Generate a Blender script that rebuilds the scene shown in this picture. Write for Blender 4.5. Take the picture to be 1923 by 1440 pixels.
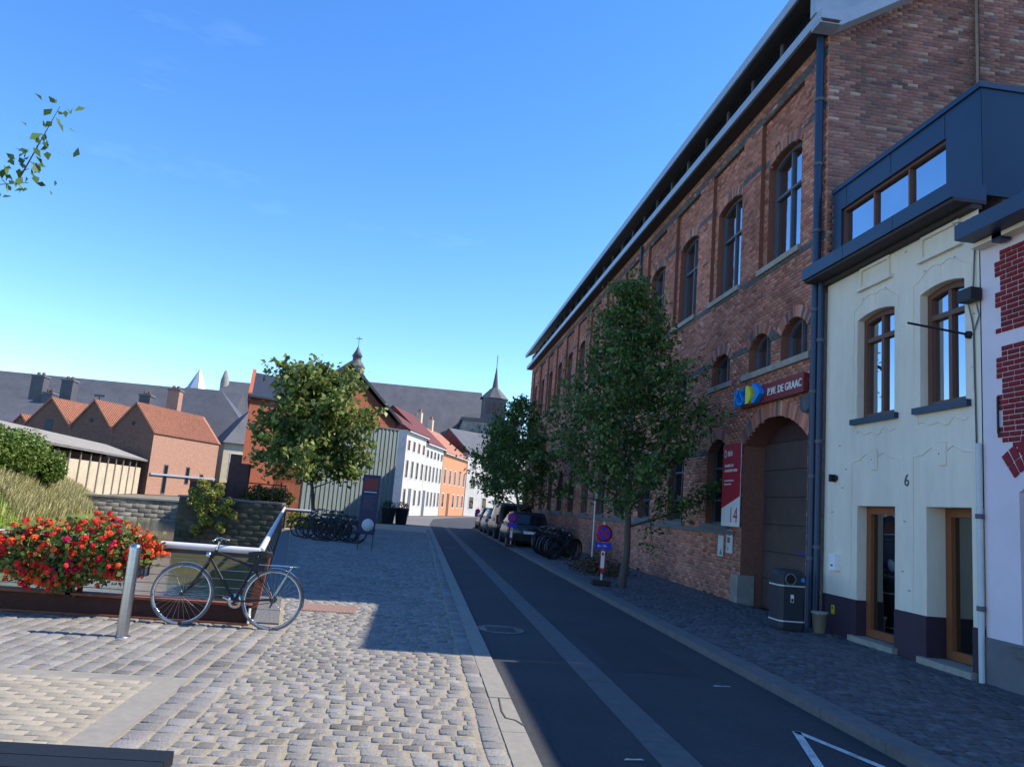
import bpy, bmesh, math, random
import numpy as np
from mathutils import Vector, Matrix
random.seed(7); RNG = np.random.default_rng(7)
scn = bpy.context.scene
for o in list(bpy.data.objects): bpy.data.objects.remove(o)
COL = scn.collection
PI = math.pi

# ---------------------------------------------------------------- camera
W, H, FPX, CX, CY, EYE = 1923, 1440, 1440.0, 961.5, 720.0, 1.65
ROLL = math.radians(4.7); PITCH = math.radians(9.103); YAW = math.radians(-6.188)
def _ray(u, v):
    dx, dy = u-CX, v-CY
    c, s = math.cos(ROLL), math.sin(ROLL)
    x, y = c*dx+s*dy, -s*dx+c*dy
    c, s = math.cos(PITCH), math.sin(PITCH)
    r = (x, c*FPX+s*y, s*FPX-c*y)
    c, s = math.cos(YAW), math.sin(YAW)
    return Vector((c*r[0]-s*r[1], s*r[0]+c*r[1], r[2]))
def at_y(u, v, y):
    r = _ray(u, v); t = y/r.y; return Vector((r.x*t, y, EYE+r.z*t))
def at_z(u, v, z=0.0):
    r = _ray(u, v); t = (z-EYE)/r.z; return Vector((r.x*t, r.y*t, z))
def to_px(x, y, z):
    p = Vector((x, y, z-EYE)); c, s = math.cos(YAW), math.sin(YAW)
    q = (c*p.x+s*p.y, -s*p.x+c*p.y, p.z); c, s = math.cos(PITCH), math.sin(PITCH)
    a = (q[0], c*q[1]+s*q[2], -s*q[1]+c*q[2])
    if a[1] < 0.1: return None
    x_, y_ = FPX*a[0]/a[1], -FPX*a[2]/a[1]; c, s = math.cos(ROLL), math.sin(ROLL)
    return CX+c*x_-s*y_, CY+s*x_+c*y_
def in_view(x, y, z, m=0):
    q = to_px(x, y, z); return q is not None and -m < q[0] < W+m and -m < q[1] < H+m
def on_wall(u, v, A, B):
    """hit the vertical plane through plan points A and B: (distance along A->B, height)"""
    r = _ray(u, v); d = Vector((B[0]-A[0], B[1]-A[1])); L = d.length; d /= L
    n = Vector((-d.y, d.x)); t = (n.x*A[0]+n.y*A[1])/(n.x*r.x+n.y*r.y)
    p = r*t
    return (p.x-A[0])*d.x+(p.y-A[1])*d.y, EYE+p.z
cd = bpy.data.cameras.new('camera'); cam = bpy.data.objects.new('camera', cd); COL.objects.link(cam)
fw = _ray(CX, CY).normalized(); rt = (_ray(CX+10, CY)-_ray(CX, CY)).normalized(); up = rt.cross(fw)
cam.matrix_world = Matrix(((rt.x, up.x, -fw.x, 0), (rt.y, up.y, -fw.y, 0), (rt.z, up.z, -fw.z, EYE), (0, 0, 0, 1)))
cd.sensor_width = 36; cd.lens = 36*FPX/W; cd.clip_end = 2000; cd.clip_start = 0.05
scn.camera = cam

# ---------------------------------------------------------------- light
SUN_EL, SUN_AZ = math.radians(46.5), math.radians(0.5)      # sun stands towards +X (and a hair towards -Y)
w = bpy.data.worlds.new('World'); scn.world = w; w.use_nodes = True
nt = w.node_tree; bg = nt.nodes['Background']
sky = nt.nodes.new('ShaderNodeTexSky'); sky.sky_type = 'NISHITA'; sky.sun_disc = False
sky.sun_elevation = SUN_EL; sky.sun_rotation = math.radians(90.5)
sky.air_density = 1.0; sky.dust_density = 0.05; sky.ozone_density = 4.0; sky.altitude = 100
# a few thin cirrus streaks over the whole sky
tc = nt.nodes.new('ShaderNodeTexCoord'); mp = nt.nodes.new('ShaderNodeMapping')
mp.inputs['Scale'].default_value = (2.2, 3.0, 9.0); mp.inputs['Rotation'].default_value = (0.2, 0.35, 0.3)
nz = nt.nodes.new('ShaderNodeTexNoise'); nz.inputs['Scale'].default_value = 1.6; nz.inputs['Detail'].default_value = 7; nz.inputs['Roughness'].default_value = 0.62
rp = nt.nodes.new('ShaderNodeValToRGB'); rp.color_ramp.elements[0].position = 0.60; rp.color_ramp.elements[1].position = 0.95
mx = nt.nodes.new('ShaderNodeMix'); mx.data_type = 'RGBA'
mx.inputs['B'].default_value = (6.5, 7.6, 9.0, 1)
ml = nt.nodes.new('ShaderNodeMath'); ml.operation = 'MULTIPLY'; ml.inputs[1].default_value = 0.08
L = nt.links.new
L(tc.outputs['Generated'], mp.inputs['Vector']); L(mp.outputs[0], nz.inputs['Vector']); L(nz.outputs['Fac'], rp.inputs[0])
L(rp.outputs[0], ml.inputs[0]); L(ml.outputs[0], mx.inputs['Factor']); hs = nt.nodes.new('ShaderNodeHueSaturation'); hs.inputs['Saturation'].default_value = 1.24; hs.inputs['Hue'].default_value = 0.507; hs.inputs['Value'].default_value = 1.0; L(sky.outputs[0], hs.inputs['Color']); L(hs.outputs[0], mx.inputs['A']); L(mx.outputs['Result'], bg.inputs['Color'])
bg.inputs['Strength'].default_value = 0.15
sd = bpy.data.lights.new('sun', 'SUN'); sd.energy = 3.9; sd.angle = math.radians(0.5); sd.color = (1.0, 0.90, 0.76)
so = bpy.data.objects.new('sun', sd); COL.objects.link(so)
sv = Vector((math.cos(SUN_EL)*math.cos(SUN_AZ), -math.cos(SUN_EL)*math.sin(SUN_AZ), math.sin(SUN_EL)))
so.rotation_euler = sv.to_track_quat('Z', 'Y').to_euler(); so.location = (20, 10, 40)
scn.view_settings.view_transform = 'Standard'; scn.view_settings.look = 'None'
scn.view_settings.gamma = 1; scn.view_settings.exposure = 1.05; scn.view_settings.use_curve_mapping = False
scn.render.engine = 'CYCLES'

# ---------------------------------------------------------------- materials
MATS = {}
def mat(name, col, rough=0.8, var=0.25, scale=3.0, bump=0.0, bscale=40.0, spec=0.35, metal=0.0, attr=False,
        stain=0.0, ior=None, trans=0.0, dark=None, stretch=None, big=0.0):
    m = bpy.data.materials.new(name); m.use_nodes = True; n = m.node_tree.nodes; l = m.node_tree.links.new
    b = n['Principled BSDF']; b.inputs['Roughness'].default_value = rough; b.inputs['Metallic'].default_value = metal
    b.inputs['Specular IOR Level'].default_value = spec
    if ior: b.inputs['IOR'].default_value = ior
    g = n.new('ShaderNodeNewGeometry'); src = g.outputs['Position']
    if stretch:
        mpn = n.new('ShaderNodeMapping'); mpn.inputs['Scale'].default_value = stretch; l(src, mpn.inputs[0]); src = mpn.outputs[0]
    t = n.new('ShaderNodeTexNoise'); t.inputs['Scale'].default_value = scale; t.inputs['Detail'].default_value = 6; t.inputs['Roughness'].default_value = 0.65
    l(src, t.inputs['Vector'])
    mr = n.new('ShaderNodeMapRange'); mr.inputs['From Min'].default_value = 0.25; mr.inputs['From Max'].default_value = 0.75
    mr.inputs['To Min'].default_value = 1-var; mr.inputs['To Max'].default_value = 1+var; l(t.outputs['Fac'], mr.inputs['Value'])
    x = n.new('ShaderNodeVectorMath'); x.operation = 'SCALE'; l(mr.outputs[0], x.inputs['Scale'])
    if attr:
        a = n.new('ShaderNodeAttribute'); a.attribute_name = 'Col'; l(a.outputs['Color'], x.inputs[0])
    else:
        x.inputs[0].default_value = col[:3]
    out = x.outputs[0]
    if stain > 0:
        t2 = n.new('ShaderNodeTexNoise'); t2.inputs['Scale'].default_value = scale*0.23; t2.inputs['Detail'].default_value = 8; t2.inputs['Roughness'].default_value = 0.7
        l(src, t2.inputs['Vector'])
        r2 = n.new('ShaderNodeValToRGB'); r2.color_ramp.elements[0].position = 0.48; r2.color_ramp.elements[1].position = 0.70
        l(t2.outputs['Fac'], r2.inputs[0])
        m2 = n.new('ShaderNodeMath'); m2.operation = 'MULTIPLY'; m2.inputs[1].default_value = stain; l(r2.outputs[0], m2.inputs[0])
        mm = n.new('ShaderNodeMix'); mm.data_type = 'RGBA'; l(m2.outputs[0], mm.inputs['Factor']); l(out, mm.inputs['A'])
        mm.inputs['B'].default_value = (*(dark or [c*0.45 for c in col[:3]]), 1); out = mm.outputs['Result']
    if big > 0:
        t3 = n.new('ShaderNodeTexNoise'); t3.inputs['Scale'].default_value = 0.55; t3.inputs['Detail'].default_value = 7; t3.inputs['Roughness'].default_value = 0.6
        m3 = n.new('ShaderNodeMapping'); m3.inputs['Scale'].default_value = (1, 1, 0.45); l(g.outputs['Position'], m3.inputs[0]); l(m3.outputs[0], t3.inputs['Vector'])
        r3 = n.new('ShaderNodeMapRange'); r3.inputs['From Min'].default_value = 0.3; r3.inputs['From Max'].default_value = 0.7; r3.inputs['To Min'].default_value = 1-big; r3.inputs['To Max'].default_value = 1+big*0.6
        l(t3.outputs['Fac'], r3.inputs['Value']); x3 = n.new('ShaderNodeVectorMath'); x3.operation = 'SCALE'; l(out, x3.inputs[0]); l(r3.outputs[0], x3.inputs['Scale']); out = x3.outputs[0]
    l(out, b.inputs['Base Color'])
    if bump > 0:
        tb = n.new('ShaderNodeTexNoise'); tb.inputs['Scale'].default_value = bscale; tb.inputs['Detail'].default_value = 4
        l(src, tb.inputs['Vector'])
        bm = n.new('ShaderNodeBump'); bm.inputs['Strength'].default_value = bump; bm.inputs['Distance'].default_value = 0.02
        l(tb.outputs['Fac'], bm.inputs['Height']); l(bm.outputs[0], b.inputs['Normal'])
    if trans > 0:
        tr = n.new('ShaderNodeBsdfTranslucent'); l(out, tr.inputs['Color'])
        ms = n.new('ShaderNodeMixShader'); ms.inputs[0].default_value = trans
        l(b.outputs[0], ms.inputs[1]); l(tr.outputs[0], ms.inputs[2]); l(ms.outputs[0], n['Material Output'].inputs['Surface'])
    MATS[name] = m
    return m
mat('asphalt', (0.045, 0.049, 0.056), 0.85, 0.35, 60, 0.7, 160, stain=0.55, dark=(0.068, 0.069, 0.070), big=0.25)
mat('tar', (0.026, 0.027, 0.03), 0.7, 0.2, 20)
mat('asphalt_patch', (0.036, 0.038, 0.042), 0.85, 0.35, 60, 0.7, 160, stain=0.4, dark=(0.05, 0.05, 0.05))
mat('mossblock', (.07, .07, .045), .95, .35, 6, .6, 25, attr=True, stain=.25, dark=(.07, .08, .04), big=.2)
mat('concrete', (0.24, 0.225, 0.195), 0.85, 0.16, 12, 0.25, 120, stain=0.35, dark=(0.17, 0.16, 0.14))
mat('kerb', (0.14, 0.135, 0.13), 0.8, 0.2, 10, 0.3, 90, stain=0.3)
mat('strip', (0.11, 0.108, 0.105), 0.8, 0.2, 14, 0.3, 90, stain=0.3)
mat('sand', (0.33, 0.285, 0.205), 0.95, 0.25, 25, 0.6, 200)
mat('sett', (0.2, 0.2, 0.2), 0.8, 0.25, 35, 0.55, 55, attr=True, spec=0.2, stain=0.42, dark=(0.27, 0.24, 0.185), big=0.15)
mat('sett_dark', (0.1, 0.1, 0.1), 0.6, 0.22, 35, 0.5, 55, attr=True, spec=0.45)
mat('joint_dark', (0.055, 0.05, 0.043), 0.95, 0.3, 30, 0.4, 120)
mat('beige_paver', (0.3, 0.27, 0.22), 0.9, 0.22, 60, 0.6, 150, attr=True)
mat('ground', (0.09, 0.085, 0.06), 0.95, 0.3, 1.2, 0.4, 20)
mat('land', (0.16, 0.15, 0.12), 0.95, 0.3, 2, 0.4, 20)
mat('stone', (0.27, 0.255, 0.22), 0.85, 0.25, 4, 0.4, 30, stain=0.5)
mat('brick', (0.3, 0.12, 0.08), 0.85, 0.16, 45, 0.5, 70, attr=True, big=0.38)
mat('bench', (0.010, 0.014, 0.022), 0.7, 0.3, 14, 0.3, 40, spec=0.2, stretch=(1, 8, 8))
mat('mortar', (0.36, 0.275, 0.225), 0.95, 0.25, 8, 0.4, 90)
mat('mortar_gable', (0.40, 0.34, 0.30), 0.95, 0.25, 8, 0.4, 90)
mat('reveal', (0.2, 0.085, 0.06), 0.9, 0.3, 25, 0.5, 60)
mat('bluestone', (0.13, 0.14, 0.15), 0.7, 0.2, 12, 0.2, 60)
mat('sillstone', (0.32, 0.29, 0.24), 0.8, 0.2, 9, 0.2, 60, stain=0.4)
mat('zinc', (0.30, 0.36, 0.43), 0.38, 0.12, 3, spec=0.5)
mat('soffit', (0.055, 0.045, 0.05), 0.8, 0.2, 3)
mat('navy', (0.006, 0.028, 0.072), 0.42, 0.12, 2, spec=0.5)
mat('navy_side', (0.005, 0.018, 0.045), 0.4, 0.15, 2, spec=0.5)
mat('slate_dark', (0.018, 0.026, 0.042), 0.6, 0.2, 5, 0.3, 25)
mat('slate', (0.085, 0.088, 0.098), 0.6, 0.3, 5, 0.5, 9, stretch=(.6, .6, 4), stain=0.35, dark=(0.12, 0.115, 0.10), big=0.2)
mat('darkmetal', (0.02, 0.02, 0.024), 0.45, 0.2, 8, spec=0.5)
mat('black', (0.012, 0.012, 0.014), 0.5, 0.2, 8)
mat('rubber', (0.02, 0.02, 0.02), 0.8, 0.2, 20)
mat('chrome', (0.55, 0.55, 0.55), 0.22, 0.1, 10, metal=1.0)
mat('steel', (0.42, 0.42, 0.42), 0.3, 0.12, 6, metal=1.0, stretch=(1, 1, 8))
mat('alu', (0.62, 0.61, 0.58), 0.5, 0.12, 6, metal=0.15, stain=0.25)
mat('corten_shade', (0.055, 0.018, 0.013), 0.75, 0.35, 9, 0.3, 60, stain=0.4, dark=(.10, .035, .02))  # darker corten: shade on the beam's near face put into the colour
mat('grate', (0.24, 0.15, 0.115), 0.8, 0.3, 20, 0.3, 60)
mat('corten', (0.22, 0.07, 0.035), 0.8, 0.35, 9, 0.3, 60, stain=0.5)
mat('cream', (0.78, 0.70, 0.56), 0.75, 0.06, 2.0, 0.25, 9, stain=0.45, dark=(0.58, 0.53, 0.43), stretch=(3.5, 3.5, 0.8), big=0.10)
mat('purple', (0.045, 0.026, 0.042), 0.6, 0.15, 5, 0.2, 40)
mat('lilac', (0.72, 0.64, 0.68), 0.75, 0.05, 2.0, 0.25, 9, stain=0.15, dark=(0.55, 0.48, 0.5))
mat('grey_plinth', (0.15, 0.15, 0.16), 0.8, 0.12, 5, 0.2, 50)
mat('wood', (0.24, 0.085, 0.032), 0.5, 0.3, 14, stretch=(6, 6, 1), spec=0.4)
mat('wood_brown', (0.13, 0.055, 0.033), 0.5, 0.25, 14, stretch=(6, 6, 1), spec=0.4)
mat('frame_grey', (0.085, 0.095, 0.115), 0.5, 0.12, 4)
mat('frame_white', (0.6, 0.6, 0.58), 0.5, 0.1, 4)
mat('gate', (0.085, 0.062, 0.055), 0.6, 0.2, 3, 0.15, 30, stain=0.3)
mat('gate_head', (0.06, 0.03, 0.032), 0.6, 0.2, 3)
def glass(name, col, ior, rough=0.015, wob=0.02, metal=0.0):
    m = mat(name, col, rough, 0.05, 1.0, spec=0.5, ior=ior, metal=metal)
    if metal: m.node_tree.nodes['Principled BSDF'].inputs['Diffuse Roughness'].default_value = 0
    n = m.node_tree.nodes; l = m.node_tree.links.new
    t = n.new('ShaderNodeTexNoise'); t.inputs['Scale'].default_value = 0.9; b = n.new('ShaderNodeBump')
    b.inputs['Strength'].default_value = wob; b.inputs['Distance'].default_value = 0.5
    g = n.new('ShaderNodeNewGeometry'); l(g.outputs['Position'], t.inputs['Vector']); l(t.outputs['Fac'], b.inputs['Height'])
    l(b.outputs[0], n['Principled BSDF'].inputs['Normal'])
glass('glass', (0.50, 0.56, 0.62), 1.5, metal=1.0)
glass('glass_door', (0.24, 0.26, 0.25), 1.5, metal=1.0)
glass('glass_dark', (0.012, 0.014, 0.018), 1.5)
mat('carglass', (0.01, 0.012, 0.015), 0.05, 0.05, 2, spec=0.5)
mat('water', (0.115, 0.110, 0.048), 0.03, 0.2, 0.4, spec=0.5, ior=1.36)
def water_ripple():
    m = MATS['water']; n = m.node_tree.nodes; l = m.node_tree.links.new
    g = n.new('ShaderNodeNewGeometry'); mp_ = n.new('ShaderNodeMapping'); mp_.inputs['Scale'].default_value = (1.4, 3.2, 1)
    t = n.new('ShaderNodeTexNoise'); t.inputs['Scale'].default_value = 1.5; t.inputs['Detail'].default_value = 5
    b = n.new('ShaderNodeBump'); b.inputs['Strength'].default_value = 0.22; b.inputs['Distance'].default_value = 0.10
    l(g.outputs['Position'], mp_.inputs[0]); l(mp_.outputs[0], t.inputs['Vector']); l(t.outputs['Fac'], b.inputs['Height']); l(b.outputs[0], n['Principled BSDF'].inputs['Normal'])
water_ripple()
mat('leaf', (0.05, 0.1, 0.03), 0.5, 0.15, 2, attr=True, trans=0.32, spec=0.4)
mat('bark', (0.10, 0.085, 0.07), 0.9, 0.3, 18, 0.6, 40, stretch=(3, 3, 0.6))
mat('paint_red', (0.50, 0.012, 0.025), 0.45, 0.06, 2)
mat('banner_red', (0.42, 0.010, 0.030), 0.55, 0.08, 4)
mat('sign_red', (0.20, 0.030, 0.032), 0.45, 0.08, 2)
mat('paint_blue', (0.01, 0.03, 0.45), 0.45, 0.05, 2)
mat('logo_blue', (0.008, 0.25, 0.72), 0.45, 0.03, 2)
mat('logo_yellow', (0.66, 0.72, 0.06), 0.45, 0.03, 2)
mat('white', (0.78, 0.78, 0.76), 0.6, 0.06, 6)
mat('offwhite', (0.55, 0.58, 0.58), 0.6, 0.08, 6)
mat('road_white', (0.55, 0.55, 0.53), 0.8, 0.35, 30, 0.3, 120, stain=0.75, dark=(0.12, 0.12, 0.12))
mat('navy_sign', (0.010, 0.014, 0.07), 0.4, 0.1, 2)
mat('bin', (0.028, 0.034, 0.042), 0.5, 0.15, 5, 0.1, 50)
mat('pot', (0.32, 0.29, 0.24), 0.85, 0.15, 8)
mat('yellow', (0.65, 0.45, 0.02), 0.5, 0.05, 4)
mat('green_paint', (0.02, 0.20, 0.09), 0.5, 0.05, 4)
mat('car_dark', (0.012, 0.016, 0.026), 0.25, 0.05, 3, spec=0.6)
mat('car_black', (0.008, 0.008, 0.009), 0.25, 0.05, 3, spec=0.6)
mat('car_silver', (0.30, 0.31, 0.32), 0.3, 0.05, 3, spec=0.6, metal=0.3)
mat('taillight', (0.35, 0.01, 0.01), 0.25, 0.05, 3)
mat('rooftile', (0.33, 0.145, 0.09), 0.85, 0.35, 5, 0.5, 25, stain=0.35, dark=(0.2, 0.09, 0.06))
mat('rooftile_red', (0.115, 0.032, 0.03), 0.85, 0.25, 3, 0.5, 25)
mat('farbrick', (0.25, 0.125, 0.085), 0.9, 0.25, 9, 0.5, 30, attr=True)
mat('tin', (0.22, 0.27, 0.26), 0.5, 0.2, 2.5, stain=0.5, dark=(0.16, 0.16, 0.12), stretch=(4, 4, 0.5))
mat('plaster', (0.50, 0.485, 0.455), 0.85, 0.1, 3, 0.2, 20, stain=0.3)
mat('plaster_y', (0.52, 0.47, 0.33), 0.85, 0.1, 3, 0.2, 20, stain=0.3)
mat('plaster_o', (0.52, 0.23, 0.115), 0.85, 0.1, 3, 0.2, 20, stain=0.2)
mat('panel_cream', (0.50, 0.42, 0.30), 0.9, 0.2, 3, 0.2, 20, stain=0.4)
mat('churchstone', (0.26, 0.25, 0.23), 0.9, 0.25, 1.5, 0.3, 10, stain=0.4)
mat('churchbrick', (0.095, 0.062, 0.058), 0.9, 0.3, 1.5, 0.3, 10)
mat('asbestos', (0.25, 0.24, 0.22), 0.9, 0.25, 3, 0.4, 15, stain=0.5, dark=(0.17, 0.15, 0.11))
mat('mossy', (0.07, 0.07, 0.045), 0.95, 0.4, 3, 0.6, 15, stain=0.6, dark=(0.04, 0.055, 0.02))
mat('petal', (0.6, 0.02, 0.03), 0.6, 0.1, 20, attr=True, trans=0.2, spec=0.2)
mat('planter', (0.035, 0.05, 0.065), 0.6, 0.15, 5)

# ---------------------------------------------------------------- helpers
ROOT = {}
class Fr:                       # a working frame: S along, T up (or across), N outwards
    def __init__(s, o, S, T=(0, 0, 1), N=None):
        s.o, s.S, s.T = Vector(o), Vector(S).normalized(), Vector(T).normalized()
        s.N = Vector(N).normalized() if N else s.S.cross(s.T).normalized()
    def p(s, a, b, c=0.0): return s.o+s.S*a+s.T*b+s.N*c
WORLD = Fr((0, 0, 0), (1, 0, 0), (0, 1, 0), (0, 0, 1))
class Acc:
    def __init__(s): s.v = []; s.f = []; s.c = []; s.sm = []; s.col = (1, 1, 1, 1)
    def add(s, vs, fs, smooth=False, col=None):
        k = len(s.v); s.v += [tuple(v) for v in vs]; s.f += [tuple(i+k for i in f) for f in fs]
        s.c += [col or s.col]*len(vs); s.sm += [smooth]*len(fs); return s
    def poly(s, pts): return s.add(pts, [tuple(range(len(pts)))])
    def fbox(s, F, a0, a1, b0, b1, c0, c1):
        P = [F.p(a, b, c) for c in (c0, c1) for a, b in ((a0, b0), (a1, b0), (a1, b1), (a0, b1))]
        return s.add(P, [(3, 2, 1, 0), (4, 5, 6, 7), (0, 1, 5, 4), (1, 2, 6, 5), (2, 3, 7, 6), (3, 0, 4, 7)])
    def box(s, x0, x1, y0, y1, z0, z1): return s.fbox(WORLD, x0, x1, y0, y1, z0, z1)
    def prism(s, pts, d):       # polygon extruded along vector d
        n = len(pts); d = Vector(d); P = [Vector(p) for p in pts]; Q = [p+d for p in P]
        return s.add(P+Q, [tuple(reversed(range(n))), tuple(range(n, 2*n))]+[(i, (i+1) % n, n+(i+1) % n, n+i) for i in range(n)])
    def tube(s, pts, r, n=8, cap=True, closed=False):
        pts = [Vector(p) for p in pts]; m = len(pts); rs = r if isinstance(r, (list, tuple)) else [r]*m
        vs = []; ref = None
        for i, p in enumerate(pts):
            if closed: t = pts[(i+1) % m]-pts[i-1]
            else: t = pts[min(i+1, m-1)]-pts[max(i-1, 0)]
            t = t.normalized() if t.length > 1e-9 else Vector((0, 0, 1))
            if ref is None: ref = Vector((0, 0, 1)) if abs(t.z) < 0.9 else Vector((1, 0, 0))
            a = t.cross(ref); a = a.normalized() if a.length > 1e-6 else t.orthogonal().normalized()
            b = t.cross(a)
            for k in range(n):
                th = 2*PI*k/n; vs.append(p+a*math.cos(th)*rs[i]+b*math.sin(th)*rs[i])
        fs = []
        for i in range(m if closed else m-1):
            j = (i+1) % m
            for k in range(n): fs.append((i*n+k, i*n+(k+1) % n, j*n+(k+1) % n, j*n+k))
        s.add(vs, fs, True)
        if cap and not closed:
            s.add([vs[k] for k in range(n)], [tuple(range(n))]); s.add([vs[(m-1)*n+k] for k in range(n)], [tuple(reversed(range(n)))])
        return s
    def lathe(s, c, prof, n=20, axis='Z'):
        vs = []; c = Vector(c)
        for r, z in prof:
            for k in range(n):
                t = 2*PI*k/n; q = (r*math.cos(t), r*math.sin(t), z)
                if axis == 'Y': q = (q[0], q[2], q[1])
                if axis == 'X': q = (q[2], q[0], q[1])
                vs.append(c+Vector(q))
        fs = [(i*n+k, i*n+(k+1) % n, (i+1)*n+(k+1) % n, (i+1)*n+k) for i in range(len(prof)-1) for k in range(n)]
        return s.add(vs, fs, True)
    def disc(s, F, a, b, c, r, n=24):
        return s.poly([F.p(a+r*math.cos(2*PI*k/n), b+r*math.sin(2*PI*k/n), c) for k in range(n)])
    def build(s, name, m, parent=None, local=False, fix=True):
        me = bpy.data.meshes.new(name); off = Vector((0, 0, 0))
        if parent is not None and not local: off = ROOT[parent.name]
        me.from_pydata([(v[0]-off.x, v[1]-off.y, v[2]-off.z) for v in s.v], [], s.f)
        if any(s.sm): me.polygons.foreach_set('use_smooth', s.sm)
        if any(c != (1, 1, 1, 1) for c in s.c):
            ca = me.color_attributes.new('Col', 'FLOAT_COLOR', 'POINT'); ca.data.foreach_set('color', [x for c in s.c for x in c])
        me.update()
        if fix and len(s.f) < 4000:
            bm = bmesh.new(); bm.from_mesh(me); bmesh.ops.recalc_face_normals(bm, faces=bm.faces); bm.to_mesh(me); bm.free()
        return link(name, me, m, parent, off)
def link(name, me, m, parent=None, off=None):
    o = bpy.data.objects.new(name, me); COL.objects.link(o)
    if m is not None and not me.materials: me.materials.append(MATS[m] if isinstance(m, str) else m)
    if parent is not None: o.parent = parent
    ROOT[o.name] = Vector(off) if off is not None else Vector((0, 0, 0))
    return o
def tag(o, label, cat, group=None):
    o['label'] = label; o['category'] = cat
    if group: o['group'] = group
    return o
def thing(name, label, cat, loc=(0, 0, 0), rz=0.0, group=None):
    o = bpy.data.objects.new(name, None); COL.objects.link(o); o.location = loc; o.rotation_euler = (0, 0, rz); o.empty_display_size = 0.2
    ROOT[o.name] = Vector(loc); return tag(o, label, cat, group)
def structure(o): o['kind'] = 'structure'; return o
def stuff(o): o['kind'] = 'stuff'; return o
def dup(root, loc, rz, label, group=None):
    r = root.copy(); COL.objects.link(r); r.location = loc; r.rotation_euler = (0, 0, rz); r['label'] = label
    if group: r['group'] = group
    for ch in list(root.children):
        c = ch.copy(); COL.objects.link(c); c.parent = r
        for g in list(ch.children):
            d = g.copy(); COL.objects.link(d); d.parent = c
    return r
def npmesh(name, V, Fq, C, m, parent=None, smooth=False):
    """quads from numpy arrays, with a colour per vertex"""
    off = np.array(ROOT[parent.name]) if parent is not None else np.zeros(3)
    V = np.asarray(V, dtype=np.float32)-off.astype(np.float32); nf = len(Fq)
    me = bpy.data.meshes.new(name); me.vertices.add(len(V)); me.vertices.foreach_set('co', V.ravel())
    me.loops.add(nf*4); me.loops.foreach_set('vertex_index', np.asarray(Fq, dtype=np.int32).ravel())
    me.polygons.add(nf); me.polygons.foreach_set('loop_start', np.arange(0, nf*4, 4, dtype=np.int32))
    me.polygons.foreach_set('loop_total', np.full(nf, 4, dtype=np.int32))
    if smooth: me.polygons.foreach_set('use_smooth', np.ones(nf, dtype=bool))
    me.update(calc_edges=True)
    if C is not None:
        ca = me.color_attributes.new('Col', 'FLOAT_COLOR', 'POINT')
        ca.data.foreach_set('color', np.concatenate([np.asarray(C, dtype=np.float32), np.ones((len(V), 1), np.float32)], 1).ravel())
    return link(name, me, m, parent, off)
def blocks(name, F, B, C, m, parent, bevel=0.0, jit=0.0):
    """B: rows (s0,s1,t0,t1,n0,n1); five- or nine-quad blocks without a back, as one mesh"""
    B = np.asarray(B, float); n = len(B)
    if n == 0: return None
    S, T, N, o = (np.array(x) for x in (F.S, F.T, F.N, F.o))
    def ring(ins, c):
        s0, s1, t0, t1 = B[:, 0]+ins, B[:, 1]-ins, B[:, 2]+ins, B[:, 3]-ins
        P = np.stack([np.stack([s0, t0], 1), np.stack([s1, t0], 1), np.stack([s1, t1], 1), np.stack([s0, t1], 1)], 1)
        if jit: P = P+JJ
        return o+P[..., :1]*S+P[..., 1:]*T+c[:, None, None]*N
    JJ = RNG.normal(0, jit, (n, 4, 2)) if jit else 0
    if bevel:
        R = [ring(0, B[:, 4]), ring(0, B[:, 5]-bevel*0.7), ring(bevel, B[:, 5])]
    else: R = [ring(0, B[:, 4]), ring(0, B[:, 5])]
    V = np.stack(R, 1); k = len(R); V = V.reshape(-1, 3)
    base = (np.arange(n)*4*k)[:, None, None]; q = []
    for r in range(k-1):
        for i in range(4): q.append([4*r+i, 4*r+(i+1) % 4, 4*r+4+(i+1) % 4, 4*r+4+i])
    q.append([4*(k-1)+i for i in range(4)])
    Fq = (base+np.array(q)[None]).reshape(-1, 4)
    Cv = np.repeat(np.asarray(C, float), 4*k, axis=0)
    return npmesh(name, V, Fq, Cv, m, parent)
def single_blocks(name, F, B, C, m, parent, bevel, jit, nvar=24):
    """the blocks one by one: small objects that share a few meshes"""
    B = np.asarray(B, float); pool = {}
    ls, lt = B[:, 1]-B[:, 0], B[:, 3]-B[:, 2]
    off = ROOT[parent.name]
    for i in range(len(B)):
        key = (round(ls[i]/0.008), round(lt[i]/0.008), i % nvar)
        if key not in pool:
            tmp = blocks(name, Fr((0, 0, 0), F.S, F.T, F.N), [[-ls[i]/2, ls[i]/2, -lt[i]/2, lt[i]/2, B[i, 4]-B[i, 5], 0]], [C[i]], m, None, bevel, jit)
            pool[key] = tmp.data; o = tmp
        else:
            o = bpy.data.objects.new(name, pool[key]); COL.objects.link(o)
        o.parent = parent
        o.location = F.p((B[i, 0]+B[i, 1])/2, (B[i, 2]+B[i, 3])/2, B[i, 5])-off
def cut(segs, a, b):
    out = []
    for s0, s1 in segs:
        if b <= s0 or a >= s1: out.append((s0, s1))
        else:
            if a > s0: out.append((s0, a))
            if b < s1: out.append((b, s1))
    return out
def arch_z(op, s):              # top of an opening at s
    a, b, c, d, r = op
    if r <= 0: return d
    hw = (b-a)/2; R = (hw*hw+r*r)/(2*r); return d-R+math.sqrt(max(R*R-(s-(a+b)/2)**2, 0))
def arch_half(op, z):           # half width of an opening at z
    a, b, c, d, r = op; hw = (b-a)/2
    if z < c or z > d: return None
    if r <= 0 or z <= d-r: return hw
    R = (hw*hw+r*r)/(2*r); return min(hw, math.sqrt(max(R*R-(z-(d-R))**2, 0)))
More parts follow.
